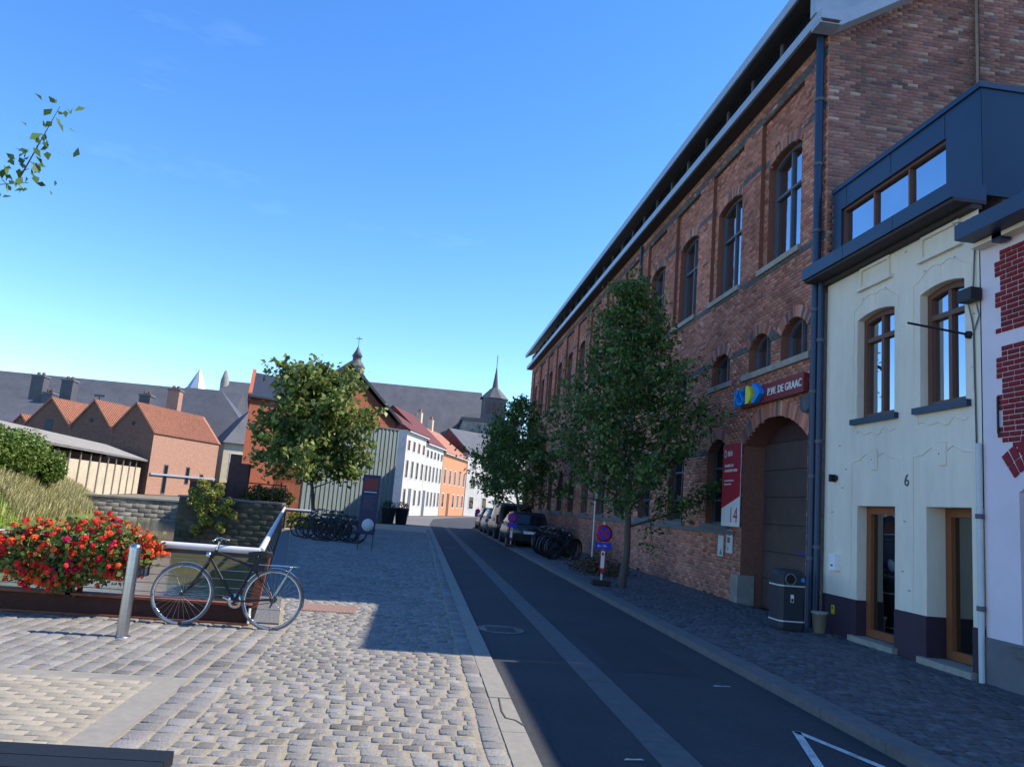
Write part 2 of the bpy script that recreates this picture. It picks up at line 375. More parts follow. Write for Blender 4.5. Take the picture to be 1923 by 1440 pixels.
def brick_rows(s0, s1, z0, z1, ops, L=0.215, h=0.072, lim=None, recess=(), rd=0.09, prong=0.0):
    """clipped running-bond bricks: rows (s0,s1,z0,z1,n0,n1)"""
    out = []; k = 0; z = z0
    while z+h*0.8 <= z1+1e-6:
        zc = z+h/2; segs = [(s0, s1)]
        if lim:
            a, b = lim(zc); segs = [(max(s0, a), min(s1, b))] if b > a else []
        for op in ops:
            hw = arch_half(op, zc)
            if hw: m_ = (op[0]+op[1])/2; segs = cut(segs, m_-hw, m_+hw)
        for r in recess:
            if r[2] < zc < r[3]:
                for e in r[:2]: segs = [q for s_ in segs for q in (((s_[0], e), (e, s_[1])) if s_[0] < e < s_[1] else (s_,))]
        for a, b in segs:
            x = math.floor((a-s0)/L)*L+s0-(k % 2)*L/2
            while x < b:
                p, q = max(x, a), min(x+L, b); x += L
                if q-p < 0.035: continue
                d = 0.0
                for r in recess:
                    if r[0] < (p+q)/2 < r[1] and r[2] < zc < r[3]: d = -rd
                out.append((p+0.005, q-0.005, z+0.005, z+h-0.005, d-0.03, d+0.006+random.uniform(-0.003, 0.003)))
        z += h; k += 1
    return out
def wall_open(acc, F, s0, s1, z0, z1, ops, d=0.0):
    """flat wall with openings (arched ones too)"""
    S = sorted({s0, s1, *[x for o in ops for x in o[:2] if s0 < x < s1]}); Z = sorted({z0, z1, *[x for o in ops for x in o[2:4] if z0 < x < z1]})
    for a, b in zip(S, S[1:]):
        for c, e in zip(Z, Z[1:]):
            m_, n_ = (a+b)/2, (c+e)/2
            if any(o[0] < m_ < o[1] and o[2] < n_ < o[3] for o in ops): continue
            acc.poly([F.p(a, c, d), F.p(b, c, d), F.p(b, e, d), F.p(a, e, d)])
    for o in ops:
        if o[4] > 0:
            xs = [o[0]+(o[1]-o[0])*i/10 for i in range(11)]
            for a, b in zip(xs, xs[1:]):
                acc.poly([F.p(a, arch_z(o, a), d), F.p(b, arch_z(o, b), d), F.p(b, o[3], d), F.p(a, o[3], d)])
def outline(op, k=10):
    a, b, c, d, r = op
    P = [(a, c), (b, c)]
    if r <= 0: return P+[(b, d), (a, d)]
    return P+[(b+(a-b)*i/k, arch_z(op, b+(a-b)*i/k)) for i in range(k+1)]
def reveal(acc, F, op, d0, d1):
    P = outline(op); n = len(P)
    for i in range(n):
        p, q = P[i], P[(i+1) % n]
        acc.poly([F.p(*p, d0), F.p(*q, d0), F.p(*q, d1), F.p(*p, d1)])
def window(F, parent, op, back, fm, gm, fwid=0.06, mull=(), trans=(), sill=None, sm='sillstone', name='window', fdep=0.06, label=None, rev=None):
    """frame (the part), panes and sill as sub-parts. op=(s0,s1,z0,z1,rise)"""
    a, b, c, d, r = op; inn = (a+fwid, b-fwid, c+fwid, d-fwid, max(r-0.0, 0)*(b-a-2*fwid)/(b-a) if r > 0 else 0)
    A = Acc(); P, Q = outline(op), outline(inn); n = len(P)
    for i in range(n):
        j = (i+1) % n
        A.poly([F.p(*P[i], -back+fdep), F.p(*P[j], -back+fdep), F.p(*Q[j], -back+fdep), F.p(*Q[i], -back+fdep)])
        A.poly([F.p(*Q[i], -back+fdep), F.p(*Q[j], -back+fdep), F.p(*Q[j], -back-0.01), F.p(*Q[i], -back-0.01)])
    hw = fwid*0.42
    for s in mull:
        zt = min(arch_z(inn, s) if r > 0 else inn[3], d)
        A.fbox(F, s-hw, s+hw, inn[2], zt+0.01, -back-0.01, -back+fdep*0.85)
    for z in trans: A.fbox(F, inn[0], inn[1], z-hw, z+hw, -back-0.01, -back+fdep*0.95)
    o = A.build(name, fm, parent, fix=False)
    if label: o['label'] = label
    if rev: A = Acc(); reveal(A, F, op, rev[0], -back-0.04); A.build('reveal', rev[1], o, fix=False)
    ss = [inn[0]-0.01]+list(mull)+[inn[1]+0.01]; zz = [inn[2]-0.01]+list(trans)+[inn[3]+0.005]
    for s_0, s_1 in zip(ss, ss[1:]):
        for i, (z_0, z_1) in enumerate(zip(zz, zz[1:])):
            G = Acc(); dd = -back+random.uniform(-0.004, 0.004)
            if i == len(zz)-2 and r > 0:
                pts = [(s_0, z_0), (s_1, z_0)]+[(s_1+(s_0-s_1)*k/6, arch_z((a, b, c, d, r), s_1+(s_0-s_1)*k/6)-0.01) for k in range(7)]
            else: pts = [(s_0, z_0), (s_1, z_0), (s_1, z_1), (s_0, z_1)]
            tilt = random.uniform(-0.004, 0.004)
            G.poly([F.p(x, z, dd+tilt*(x-s_0)) for x, z in pts]); G.build('pane', gm, o, fix=False)
    if sill:
        e, z_0, z_1, dp = sill
        Acc().fbox(F, a-e, b+e, z_0, z_1, -back*0.6, dp).build('sill', sm, o)
    return o
FONT = {}
def lettering(txt, F, s, t, n, h, depth, m, parent, name='lettering', sx=1.0):
    cu = bpy.data.curves.new('txt', 'FONT'); cu.body = txt; cu.size = 1.0; cu.extrude = 0.0; cu.resolution_u = 3
    ob = bpy.data.objects.new('txt', cu); COL.objects.link(ob)
    me = bpy.data.meshes.new_from_object(ob.evaluated_get(bpy.context.evaluated_depsgraph_get()))
    bpy.data.objects.remove(ob); bpy.data.curves.remove(cu)
    k = h/0.70; A = Acc()
    vs = [v.co.copy() for v in me.vertices]; fs = [tuple(p.vertices) for p in me.polygons]
    if depth > 0:
        ed = {}
        for f in fs:
            for i in range(len(f)):
                e = (f[i], f[(i+1) % len(f)]); ed[e] = ed.get(e, 0)+1
        A.add([F.p(s+v.x*k*sx, t+v.y*k, n+depth) for v in vs], fs)
        nv = len(vs)
        A.add([F.p(s+v.x*k*sx, t+v.y*k, n) for v in vs]+[F.p(s+v.x*k*sx, t+v.y*k, n+depth) for v in vs],
              [(a, b, b+nv, a+nv) for (a, b) in ed if (b, a) not in ed])
    else: A.add([F.p(s+v.x*k*sx, t+v.y*k, n) for v in vs], fs)
    bpy.data.meshes.remove(me)
    return A.build(name, m, parent, fix=False)
def leaves(name, pts, size, cols, parent, m='leaf', up=0.25, aspect=0.6, droop=0.0):
    """pts: (n,3) positions; one folded rhombic leaf each"""
    n = len(pts); pts = np.asarray(pts)
    d = RNG.normal(0, 1, (n, 3)); d[:, 2] -= droop; d /= np.linalg.norm(d, axis=1)[:, None]
    nn = RNG.normal(0, 1, (n, 3)); nn[:, 2] += up*3; nn -= (nn*d).sum(1)[:, None]*d; nn /= np.linalg.norm(nn, axis=1)[:, None]
    w_ = np.cross(d, nn); sz = size*RNG.uniform(0.65, 1.3, n)[:, None]
    V = np.stack([pts-d*sz*0.5, pts+w_*sz*aspect*0.5+nn*sz*0.10-d*sz*0.08, pts+d*sz*0.5-nn*sz*0.05, pts-w_*sz*aspect*0.5+nn*sz*0.10-d*sz*0.08], 1).reshape(-1, 3)
    Fq = np.arange(n*4).reshape(-1, 4)
    C = np.asarray(cols)[RNG.integers(0, len(cols), n)]*RNG.uniform(0.75, 1.3, n)[:, None]
    return stuff(npmesh(name, V, Fq, np.repeat(C, 4, axis=0), m, parent))
# ================================================================ SETTING
WATER_Z = -1.2
def xq(y): return -1.84-0.155*(y-9.95)          # the quay edge along the canal
land = [(-700, -300), (-700, 10.02), (-1.80, 10.02), (xq(33.5), 33.5), (-9.7, 34.0), (-9.7, 58), (-24.4, 54.2), (-23.2, 43), (-22, 30), (-700, 24), (-700, 900), (700, 900), (700, -300)]
A = Acc(); A.poly([(x, y, -0.045) for x, y in land]); n = len(land)
for i in range(1, 10):
    p, q = land[i], land[i+1 if i+1 < n else 0]
    if i < 9: A.poly([(p[0], p[1], -0.045), (q[0], q[1], -0.045), (q[0], q[1], -2.2), (p[0], p[1], -2.2)])
structure(A.build('ground', 'land'))
structure(Acc().poly([(-700, 5, -2.15), (0, 5, -2.15), (0, 60, -2.15), (-700, 60, -2.15)]).build('canal_bed', 'ground'))
structure(Acc().poly([(-300, 10.03, WATER_Z), (-1.0, 10.03, WATER_Z), (-1.0, 59, WATER_Z), (-300, 59, WATER_Z)]).build('water', 'water'))
road = [(0.97, -12), (0.97, 55), (1.6, 72), (4.7, 88), (9, 103), (17, 106), (11, 88), (6.2, 72), (3.86, 53), (3.86, -12)]
road_o = structure(Acc().poly([(x, y, -0.028) for x, y in road]).build('road', 'asphalt'))
far = [(-6, 44), (0.97, 44), (0.97, 55), (1.6, 72), (4.7, 88), (9, 103), (17, 106), (17, 130), (-20, 130), (-14, 60)]
structure(Acc().poly([(x, y, -0.034) for x, y in far]).build('far_pavement', 'kerb'))

# -- the plaza with its setts
plaza_pts = [(-60, -12), (-60, 10.0), (-1.82, 10.0), (xq(33.5)+.02, 33.5), (xq(33.5), 48), (0.97, 48), (0.97, -12)]
plaza = structure(Acc().poly([(x, y, -0.009) for x, y in plaza_pts]).build('plaza', 'sand'))
def sett_col(n, base=(0.200, 0.205, 0.215), var=0.16):
    g = RNG.normal(1, var, n)[:, None]; return np.clip(np.array(base)*g+RNG.normal(0, 0.002, (n, 3)), 0.03, 0.6)
def lay(name, F, B, base, m, parent, keep, bevel, jit, var=0.16):
    B = np.array(B); C = sett_col(len(B), base, var)
    mid = [F.p((b[0]+b[1])/2, (b[2]+b[3])/2, b[5]) for b in B]
    vis = [i for i, p in enumerate(mid) if in_view(*p, m=20)]
    vis.sort(key=lambda i: mid[i].y)
    near = vis[:keep]; rest = np.setdiff1d(np.array(vis), np.array(near, dtype=int)) if len(vis) > keep else []
    if keep: single_blocks(name, F, B[near], C[near], m, parent, bevel, jit)
    if len(rest):
        o = blocks(name+'_field', F, B[rest], C[rest], m, parent, bevel, jit); stuff(o)
setts = []
y = 3.4; k = 0
while y < 40:
    x0 = -1.40 if y < 9.9 else xq(y)+0.34
    if y > 34: x0 = -5.4
    x = x0-(k % 2)*0.076+random.uniform(-0.01, 0.01)
    row = 0.136+random.uniform(-0.008, 0.008)
    while x < 0.60:
        wd = 0.153+random.uniform(-0.022, 0.022); a, b = max(x, x0), min(x+wd, 0.61)
        if b-a > 0.06:
            g = random.uniform(0.010, 0.019); h_ = random.uniform(-0.004, 0.004)
            setts.append((a+g, b-g, y+g, y+row-g, -0.05, h_))
        x += wd
    y += row; k += 1
for col in range(2):                                # double course beside the beige field
    y = 3.4
    while y < 9.9:
        l_ = random.uniform(0.14, 0.2); setts.append((-1.74+col*0.17+0.007, -1.57+col*0.17-0.010, y+0.008, y+l_-0.008, -0.05, random.uniform(-.003, .003))); y += l_
y = 3.4
while y < 44:                                       # edging course along the gutter
    l_ = random.uniform(0.15, 0.22); setts.append((0.625, 0.775, y+0.008, y+l_-0.008, -0.05, random.uniform(-.004, .003))); y += l_
x = -1.76
while x > -7.5:                                     # long courses between beam and beige field
    y = 7.12+random.uniform(-0.1, 0)
    while y < 9.82:
        l_ = random.uniform(0.15, 0.24); setts.append((x-0.165+0.011, x-0.011, max(y, 7.12)+0.004, y+l_-0.004, -0.05, random.uniform(-.003, .003))); y += l_
    x -= 0.167
lay('sett', WORLD, setts, (0.205, 0.200, 0.192), 'sett', plaza, 300, 0.010, 0.007)
# the beige field with its smooth border
bf = structure(Acc().poly([(x, y, -0.004) for x, y in [(-9, 2.2), (-1.755, 2.2), (-1.755, 7.11), (-9, 7.11)]]).build('beige_paving', 'concrete'))
pav = []; y = 3.0; k = 0
while y < 6.84:
    x = -8.5-(k % 2)*0.1
    while x < -2.02:
        a, b = x, min(x+0.2, -2.01)
        if b-a > 0.05: pav.append((a+0.003, b-0.003, y+0.0035, y+0.1-0.0035, -0.03, 0.003+random.uniform(-0.0025, 0.0025)))
        x += 0.2
    y += 0.1; k += 1
lay('paver', WORLD, pav, (0.32, 0.285, 0.225), 'beige_paver', bf, 300, 0.006, 0.002, 0.10)
# gutter slabs on the left, the band in the road, kerb stones on the right, coping along the canal
gut = structure(Acc().box(0.79, 0.96, -12, 46, -0.06, -0.03).build('gutter', 'concrete'))
y = 3.0
while y < 46:
    o = Acc().box(0.785, 0.975, y+0.004, y+0.996, -0.05, random.uniform(-0.004, 0.003)).build('gutter_slab', 'concrete', gut); y += 1.0
band = structure(Acc().box(1.86, 2.14, -12, 53, -0.05, -0.025).build('road_band', 'strip'))
y = 3.0
while y < 52: Acc().box(1.85, 2.15, y+0.004, y+0.996, -0.04, -0.019+random.uniform(-0.002, 0.002)).build('band_slab', 'strip', band); y += 1.0
fp = structure(Acc().box(4.05, 6.9, -12, 53, -0.06, 0.022).build('footpath', 'joint_dark'))
y = 3.0
while y < 53: Acc().box(3.84, 4.09, y+0.004, y+0.996, -0.06, 0.062+random.uniform(-0.002, 0.002)).build('kerb_stone', 'kerb', fp); y += 1.0
fs_ = []; y = 5.0; k = 0
while y < 36:
    x = 4.10-(k % 2)*0.06
    while x < 6.88:
        wd = 0.125+random.uniform(-0.014, 0.014); a, b = max(x, 4.10), min(x+wd, 6.895)
        if b-a > 0.04: fs_.append((a+0.006, b-0.006, y+0.006, y+0.115-0.006, 0.0, 0.05+random.uniform(-0.005, 0.004)))
        x += wd
    y += 0.115; k += 1
lay('sett', WORLD, fs_, (0.085, 0.085, 0.09), 'sett_dark', fp, 300, 0.012, 0.005, 0.22)
cop = structure(Acc().prism([(xq(10)+0.02, 10.03, -0.1), (xq(10)+0.30, 10.03, -0.1), (xq(33)+0.30, 33, -0.1), (xq(33)+0.02, 33, -0.1)], (0, 0, 0.07)).build('quay_coping', 'kerb'))
d_ = Vector((-0.155, 1, 0)).normalized(); CF = Fr((xq(10.0), 10.0, 0), (1, 0, 0), d_, (0, 0, 1))
for i in range(22): Acc().fbox(CF, 0.0, 0.31, i*1.05+0.03, i*1.05+1.04, -0.09, 0.012).build('coping_stone', 'kerb', cop)
# markings, manhole, drain
A = Acc(); tip = at_z(1495, 1372, -0.02); e1 = at_z(1660, 1440, -0.02); e2 = at_z(1540, 1440, -0.02)
for e in (e1, e2):
    d = (e-tip).normalized(); nn = Vector((-d.y, d.x, 0))*0.035
    f_ = tip+d*1.6
    A.poly([tuple(v)[:2]+(-0.0225,) for v in (tip+nn, tip-nn, f_-nn, f_+nn)])
tag(A.build('road_marking', 'road_white'), 'worn white triangle outline painted on the asphalt near the kerb', 'road marking')
for (u, v, l_, w_, lab) in ((1355, 1283, .22, .04, 'faint white paint scuff on the asphalt beside the right kerb'), (1190, 1418, .16, .03, 'small white paint trace on the asphalt next to the pale band'), (846, 1027, 0.5, 0.07, 'pale smear on the shaded asphalt far down the lane')):
    p = at_z(u, v); A = Acc(); A.poly([(p.x-l_/2, p.y-w_, -0.0235), (p.x+l_*.1, p.y-w_*0.6, -0.0235), (p.x+l_/2, p.y-w_*0.3, -0.0235), (p.x+l_*0.35, p.y+w_*.6, -0.0235), (p.x, p.y+w_*.2, -0.0235), (p.x-l_*0.3, p.y+w_*0.5, -0.0235)])
    tag(A.build('paint_scuff', 'road_white'), lab, 'road marking')
for lab, pts in (('short dark tar seam crossing the carriageway near the manhole', [(x, 11.9+.05*math.sin(x*5)+.04*x) for x in np.arange(.98, 1.84, .08)]), ('dark crack in the sunlit strip of asphalt by the gutter', [(1.18+.05*math.sin(y*3), y) for y in np.arange(5.0, 7.6, .2)])):
    A = Acc()
    for (x0_, y0_), (x1_, y1_) in zip(pts, pts[1:]):
        d = Vector((x1_-x0_, y1_-y0_)).normalized()*.008; A.poly([(x0_-d.y, y0_+d.x, -.0245), (x0_+d.y, y0_-d.x, -.0245), (x1_+d.y, y1_-d.x, -.0245), (x1_-d.y, y1_+d.x, -.0245)])
    tag(A.build('tar_seam', 'tar'), lab, 'road seam')
tag(Acc().poly([(2.35, 8.6, -.0262), (3.30, 8.55, -.0262), (3.34, 10.9, -.0262), (2.38, 10.95, -.0262)]).build('asphalt_patch', 'asphalt_patch'), 'darker rectangular repair patch in the shaded asphalt by the footpath', 'road patch')
mh = thing('manhole_cover', 'round iron manhole cover set in the shaded asphalt', 'manhole', (1.30, 10.9, -0.028))
Acc().lathe((1.30, 10.9, -0.024), [(0.34, 0), (0.34, 0.004), (0.29, 0.004), (0.29, 0.001)], 28).build('rim', 'kerb', mh)
A = Acc(); A.disc(WORLD, 1.30, 10.9, -0.022, 0.288)
for i in range(-3, 4): A.box(1.30-0.2, 1.30+0.2, 10.9+i*0.06-0.012, 10.9+i*0.06+0.012, -0.022, -0.017)
A.build('lid', 'darkmetal', mh)
dr = thing('drain_grate', 'rusty slotted drain grate set flush in the cobbles at the shadow edge', 'drain', (-1.1, 11.62, 0))
Acc().box(-1.52, -0.72, 11.28, 11.98, -0.05, 0.004).build('frame', 'grate', dr)
for i in range(17): Acc().box(-1.50+i*0.046, -1.475+i*0.046, 11.31, 11.95, 0.0, 0.009).build('bar', 'grate', dr)
ck = Acc()
pts = [at_z(937, 1310), at_z(942, 1335), at_z(950, 1348), at_z(968, 1352), at_z(984, 1362)]
ck.tube([(p.x, p.y, -0.004) for p in pts], 0.011, 6)
tag(ck.build('twig', 'bark'), 'dry dark twig lying across the gutter slabs', 'twig')

# ================================================================ BRICK HALL
hall = thing('brick_hall', 'long red brick hall with arched windows, grey brick bands and glazed eaves', 'building', (6.9, 12.65, 0))
F1 = Fr((6.9, 12.65, 0), (0, 1, 0), (0, 0, 1), (-1, 0, 0)); LEN = 38.7
cs = [1.9+2.9*k for k in range(13)]
tops = [(c-0.74, c+0.74, 7.15, 9.62, 0.16) for c in cs]
mez = [(0.62, 1.68, 4.92, 5.72, 0.26), (2.14, 3.2, 4.92, 5.72, 0.26)]+[(c-0.55, c+0.55, 4.92, 5.68, 0.22) for c in cs[1:]]
gro = [(c-0.62, c+0.62, 1.64, 3.62, 0.28) for c in cs[1:]]
gate = (0.52, 3.30, -0.1, 3.86, 0.50)
rec = [(c-0.96, c+0.96, 7.04, 10.62) for c in cs]
B = brick_rows(0, LEN, 0.03, 11.03, tops+mez+gro+[gate], recess=rec)
C = []
def redb(): 
    g = random.gauss(1, 0.17); r = random.random()
    b = (0.52, 0.215, 0.142) if r < 0.70 else ((0.41, 0.15, 0.10) if r < 0.88 else (0.56, 0.28, 0.20))
    return [max(0.02, v*g) for v in b]
bands = (10.72, 9.62, 7.02, 5.50, 3.34)
for b in B:
    zc = (b[2]+b[3])/2; inrec = b[5] < -0.03
    gz = any(abs(zc-z) < 0.075 for z in bands) and not (inrec and abs(zc-9.62) > 0.2)
    C.append([v*random.gauss(1, 0.12) for v in (0.135, 0.13, 0.128)] if gz and random.random() < 0.93 else redb())
stuff(blocks('bricks', F1, B, C, 'brick', hall))
A = Acc()
wall_open(A, F1, 0, LEN, 0, 11.05, mez+gro+[gate]+[r+(0,) for r in rec], -0.004)
for r, t in zip(rec, tops): wall_open(A, F1, *r, [t], -0.094); 
A.build('wall', 'mortar', hall)
for r in rec: A = Acc(); reveal(A, F1, r+(0,), 0.003, -0.094); A.build('panel_reveal', 'reveal', hall, fix=False)
A = Acc(); reveal(A, F1, gate, 0.004, -0.50); A.build('gate_reveal', 'reveal', hall, fix=False)
def voussoirs(op, d, n_, ln=0.23):
    a, b, c, dd, r = op; hw = (b-a)/2; R = (hw*hw+r*r)/(2*r); zc = dd-R; th = math.asin(min(1, hw/R)); m_ = (a+b)/2; out = Acc()
    for i in range(n_):
        t0, t1 = -th+2*th*i/n_+0.004/R, -th+2*th*(i+1)/n_-0.004/R
        P = [F1.p(m_+q*math.sin(t), zc+q*math.cos(t), d-0.02) for q, t in ((R, t0), (R, t1), (R+ln, t1), (R+ln, t0))]
        out.col = tuple(redb())+(1,)
        if random.random() < 0.25: out.col = (0.14, 0.13, 0.125, 1)
        out.prism(P, (-0.034, 0, 0))
    return out
V = Acc()
for o in tops: q = voussoirs(o, -0.09, 18); V.add(q.v, q.f); V.c[-len(q.v):] = q.c
for o in mez+gro: q = voussoirs(o, 0, 15); V.add(q.v, q.f); V.c[-len(q.v):] = q.c
q = voussoirs(gate, 0, 34, 0.30); V.add(q.v, q.f); V.c[-len(q.v):] = q.c
stuff(V.build('arch_bricks', 'brick', hall))
for c, o in zip(cs, tops):
    window(F1, hall, o, 0.30, 'frame_grey', 'glass', 0.07, (c,), (8.72,), (0.20, 7.03, 7.15, 0.06), rev=(-0.09, 'reveal'))
for i, o in enumerate(mez):
    window(F1, hall, o, 0.22, 'frame_grey', 'glass', 0.06, ((o[0]+o[1])/2,), (), (0.16, 4.80, 4.92, 0.06) if i > 1 else None, rev=(0.004, 'reveal'))
Acc().fbox(F1, 0.45, 3.45, 4.79, 4.915, -0.1, 0.07).build('long_sill', 'sillstone', hall)
for o in gro:
    c = (o[0]+o[1])/2; window(F1, hall, o, 0.22, 'frame_grey', 'glass_dark', 0.06, (c,), (2.2, 2.95), (0.18, 1.53, 1.64, 0.07), 'bluestone', rev=(0.004, 'reveal'))
Acc().fbox(F1, 3.62, LEN, 1.44, 1.528, -0.05, 0.05).build('plinth_ledge', 'bluestone', hall)
# the roller gate under its arch
g = Acc(); g.fbox(F1, 0.4, 3.42, 0.0, 3.42, -0.52, -0.49)
for i in range(6): g.fbox(F1, 0.55, 3.28, 0.06+i*0.56, 0.06+i*0.56+0.545, -0.49, -0.475)
gd = g.build('gate', 'gate', hall)
Acc().fbox(F1, 0.4, 3.42, 3.42, 3.95, -0.52, -0.47).build('gate_head', 'gate_head', hall)
for z in (0.62, 1.18, 1.74, 2.3, 2.86): Acc().fbox(F1, 0.55, 3.28, z-0.012, z, -0.476, -0.470).build('panel_seam', 'black', gd)
lettering('Avia', Fr((6.9+0.474, 14.35, 0), (0, -1, 0)), 0, 1.16, 0, 0.12, 0, 'paint_blue', gd, 'graffiti')
for s0, s1 in ((3.26, 3.62), (0.30, 0.56)):
    a = Acc(); a.fbox(F1, s0, s1, 0, 0.62, -0.30, 0.07); a.build('corner_stone', 'stone', hall)
# cornice, glazed band and roof
zs = 11.05
A = Acc(); A.fbox(F1, -0.35, LEN+0.3, zs-0.03, zs, 0.0, 0.33); A.build('soffit', 'soffit', hall)
Acc().fbox(F1, -0.38, LEN+0.33, zs+0.001, zs+0.20, -0.02, 0.37).build('gutter', 'zinc', hall)
Acc().fbox(F1, -0.205, LEN, zs+0.202, 11.84, -0.3, 0.12).build('glazed_band', 'glass_dark', hall)
s = 0.25
while s < LEN:
    Acc().fbox(F1, s-0.05, s+0.05, zs+0.202, 11.84, 0.122, 0.16).build('mullion', 'frame_grey', hall); s += 1.45
prof = [(6.42, 11.85), (6.42, 12.06), (13.9, 16.55), (21.5, 12.0), (21.5, 11.79), (13.9, 16.33)]
Acc().prism([(x, 12.36, z) for x, z in prof], (0, LEN+0.6, 0)).build('roof', 'slate', hall)
Acc().prism([(6.38, 12.3, 11.86), (6.38, 12.3, 12.08), (6.44, 12.3, 12.08), (6.44, 12.3, 11.86)], (0, LEN+0.7, 0)).build('roof_edge', 'zinc', hall)
Acc().prism([(6.5, 12.44, 11.255), (6.9, 12.44, 11.255), (13.9, 12.44, 15.42), (13.9, 12.44, 16.3), (6.5, 12.44, 11.85)], (0, 0.2, 0)).build('verge_panel', 'zinc', hall)
Acc().prism([(6.535, 12.32, 10.995), (6.95, 12.32, 10.995), (13.9, 12.32, 15.17), (13.9, 12.32, 15.40), (6.88, 12.32, 11.253), (6.535, 12.32, 11.253)], (0, 0.35, 0)).build('verge_board', 'zinc', hall)
# gable wall
F2 = Fr((6.9, 12.65, 0), (1, 0, 0), (0, 0, 1), (0, -1, 0))
Acc().poly([(6.9, 12.654, 0), (20.9, 12.654, 0), (20.9, 12.654, 11.05), (13.9, 12.654, 15.3), (6.9, 12.654, 11.05)]).build('gable_wall', 'mortar_gable', hall)
GB = brick_rows(0, 5.2, 5.9, 14.2, [], 0.212, 0.07, lim=lambda z: (max(0, (z-11.03)/0.597), 3.02))
GB2 = brick_rows(3.0, 5.2, 5.9, 14.2, [], 0.212, 0.07)
GB2 = [(a, b, c, d, e+0.12, f+0.12) for a, b, c, d, e, f in GB2 if c < 10.85+0.597*a]
Acc().box(9.905, 12.1, 12.535, 12.656, 5.9, 12.7).build('chimney_breast', 'mortar_gable', hall)
def brownb(z, a):
    r = random.random(); g = random.gauss(1, 0.15)
    b = (0.28, 0.135, 0.108) if r < 0.5 else ((0.34, 0.175, 0.13) if r < 0.76 else ((0.18, 0.11, 0.10) if r < 0.92 else (0.40, 0.28, 0.22)))
    return [v*g for v in b]
GB = [b for b in GB if in_view(6.9+b[0], 12.65, b[2], 60)]; GB2 = [b for b in GB2 if in_view(6.9+b[0], 12.65, b[2], 60)]
GC = [brownb(b[2], b[0]) for b in GB]; GC2 = [brownb(b[2], b[0]) for b in GB2]
order = sorted(range(len(GB)), key=lambda i: (GB[i][2] > 9.7, GB[i][2], GB[i][0])); vis = [i for i in order if GB[i][2] > 7.6]
near = set(vis[:300])
nb = sorted(near); single_blocks('brick', F2, np.array(GB)[nb], np.array(GC)[nb], 'brick', hall, 0.0, 0.0)
rs = [i for i in range(len(GB)) if i not in near]
stuff(blocks('gable_bricks', F2, np.array(GB)[rs], np.array(GC)[rs], 'brick', hall)); stuff(blocks('breast_bricks', F2, GB2, GC2, 'brick', hall))
# closed sides of the hall
Acc().box(7.45, 20.85, 12.70, 51.2, -0.02, 10.9).build('core', 'mortar', hall)
Acc().prism([(7.0, 51.3, 10.9), (13.9, 51.3, 15.9), (20.8, 51.3, 10.9)], (0, 0.1, 0)).build('end_gable', 'reveal', hall)
# down pipes
def pipe(name, label, x, y, z0, z1, r, m, clamps=()):
    t = thing(name, label, 'pipe', (x, y, z0))
    Acc().tube([(x, y, z0), (x, y, z1)], r, 12).build('pipe', m, t)
    for z in clamps: Acc().tube([(x, y, z-0.03), (x, y, z+0.03)], r+0.014, 12).build('clamp', 'frame_grey', t)
pipe('downpipe', 'thick dark navy rain pipe running down the brick corner from the eaves', 6.79, 12.78, 0.05, 11.03, 0.075, 'navy', (1.2, 2.6, 4.1, 5.6, 7.1, 8.4, 9.7))
pipe('downpipe', 'thinner navy rain pipe beside the white house wall', 6.80, 12.60, 0.05, 6.3, 0.055, 'navy', (1.4, 3.2, 5.0))
pipe('downpipe', 'slim dark rain pipe high between brick hall windows', 6.82, 24.85, 1.6, 10.9, 0.05, 'navy', (4, 7, 9.5))
# signs on the hall
SF = lambda x, y, z=0: Fr((x, y, z), (0, -1, 0), (0, 0, 1), (-1, 0, 0))
sg = thing('school_sign', 'dark red name board with blue and yellow letters above the gate', 'sign', (6.9, 16.05, 4.2))
f = SF(6.9, 16.05)
Acc().fbox(f, 0.10, 2.9, 4.16, 4.52, 0.03, 0.12).build('board', 'sign_red', sg)
lettering('KS', f, 0.0, 4.20, 0.14, 0.36, 0.10, 'logo_blue', sg, 'letters', 0.86)
a = Acc(); P = [(0.62, 4.19), (0.62, 4.57)]+[(0.70+0.17*math.cos(t), 4.38+0.19*math.sin(t)) for t in [PI/2-PI*i/10 for i in range(11)]]
a.prism([f.p(s_, z_, 0.13) for s_, z_ in P], f.N*0.11); a.build('letter_shape', 'logo_yellow', sg)
a = Acc(); P = [(0.92, 4.58), (1.05, 4.58), (1.30, 4.40), (1.30, 4.33), (1.05, 4.17), (0.92, 4.17), (1.10, 4.375)]
a.prism([f.p(s_, z_, 0.13) for s_, z_ in P], f.N*0.11); a.build('chevron', 'logo_blue', sg)
lettering('P.W. DE GRAAC', f, 1.44, 4.27, 0.122, 0.15, 0.012, 'white', sg, 'lettering', 0.92)
bn = thing('banner', 'tall red and white banner numbered 14 beside the gate', 'banner', (6.9, 16.88, 1.6)); f = SF(6.9, 16.88)
Acc().fbox(f, 0, 0.98, 1.62, 3.43, 0.07, 0.085).build('white_panel', 'white', bn)
a = Acc(); a.prism([f.p(s_, z_, 0.0855) for s_, z_ in ((-0.003, 2.0), (0.983, 2.27), (0.983, 3.433), (-0.003, 3.433))], f.N*0.004); a.build('red_panel', 'banner_red', bn)
lettering('14', f, 0.42, 1.70, 0.0875, 0.34, 0, 'paint_red', bn, 'number')
a = Acc()
P = [f.p(0.14+0.075*math.sin(t)*0.9, 3.22+0.10*math.cos(t), 0.091) for t in [2*PI*i/6 for i in range(6)]]; Q = [f.p(0.14+0.045*math.sin(t)*0.9, 3.22+0.065*math.cos(t), 0.091) for t in [2*PI*i/6 for i in range(6)]]
for i in range(6): a.poly([P[i], P[(i+1) % 6], Q[(i+1) % 6], Q[i]])
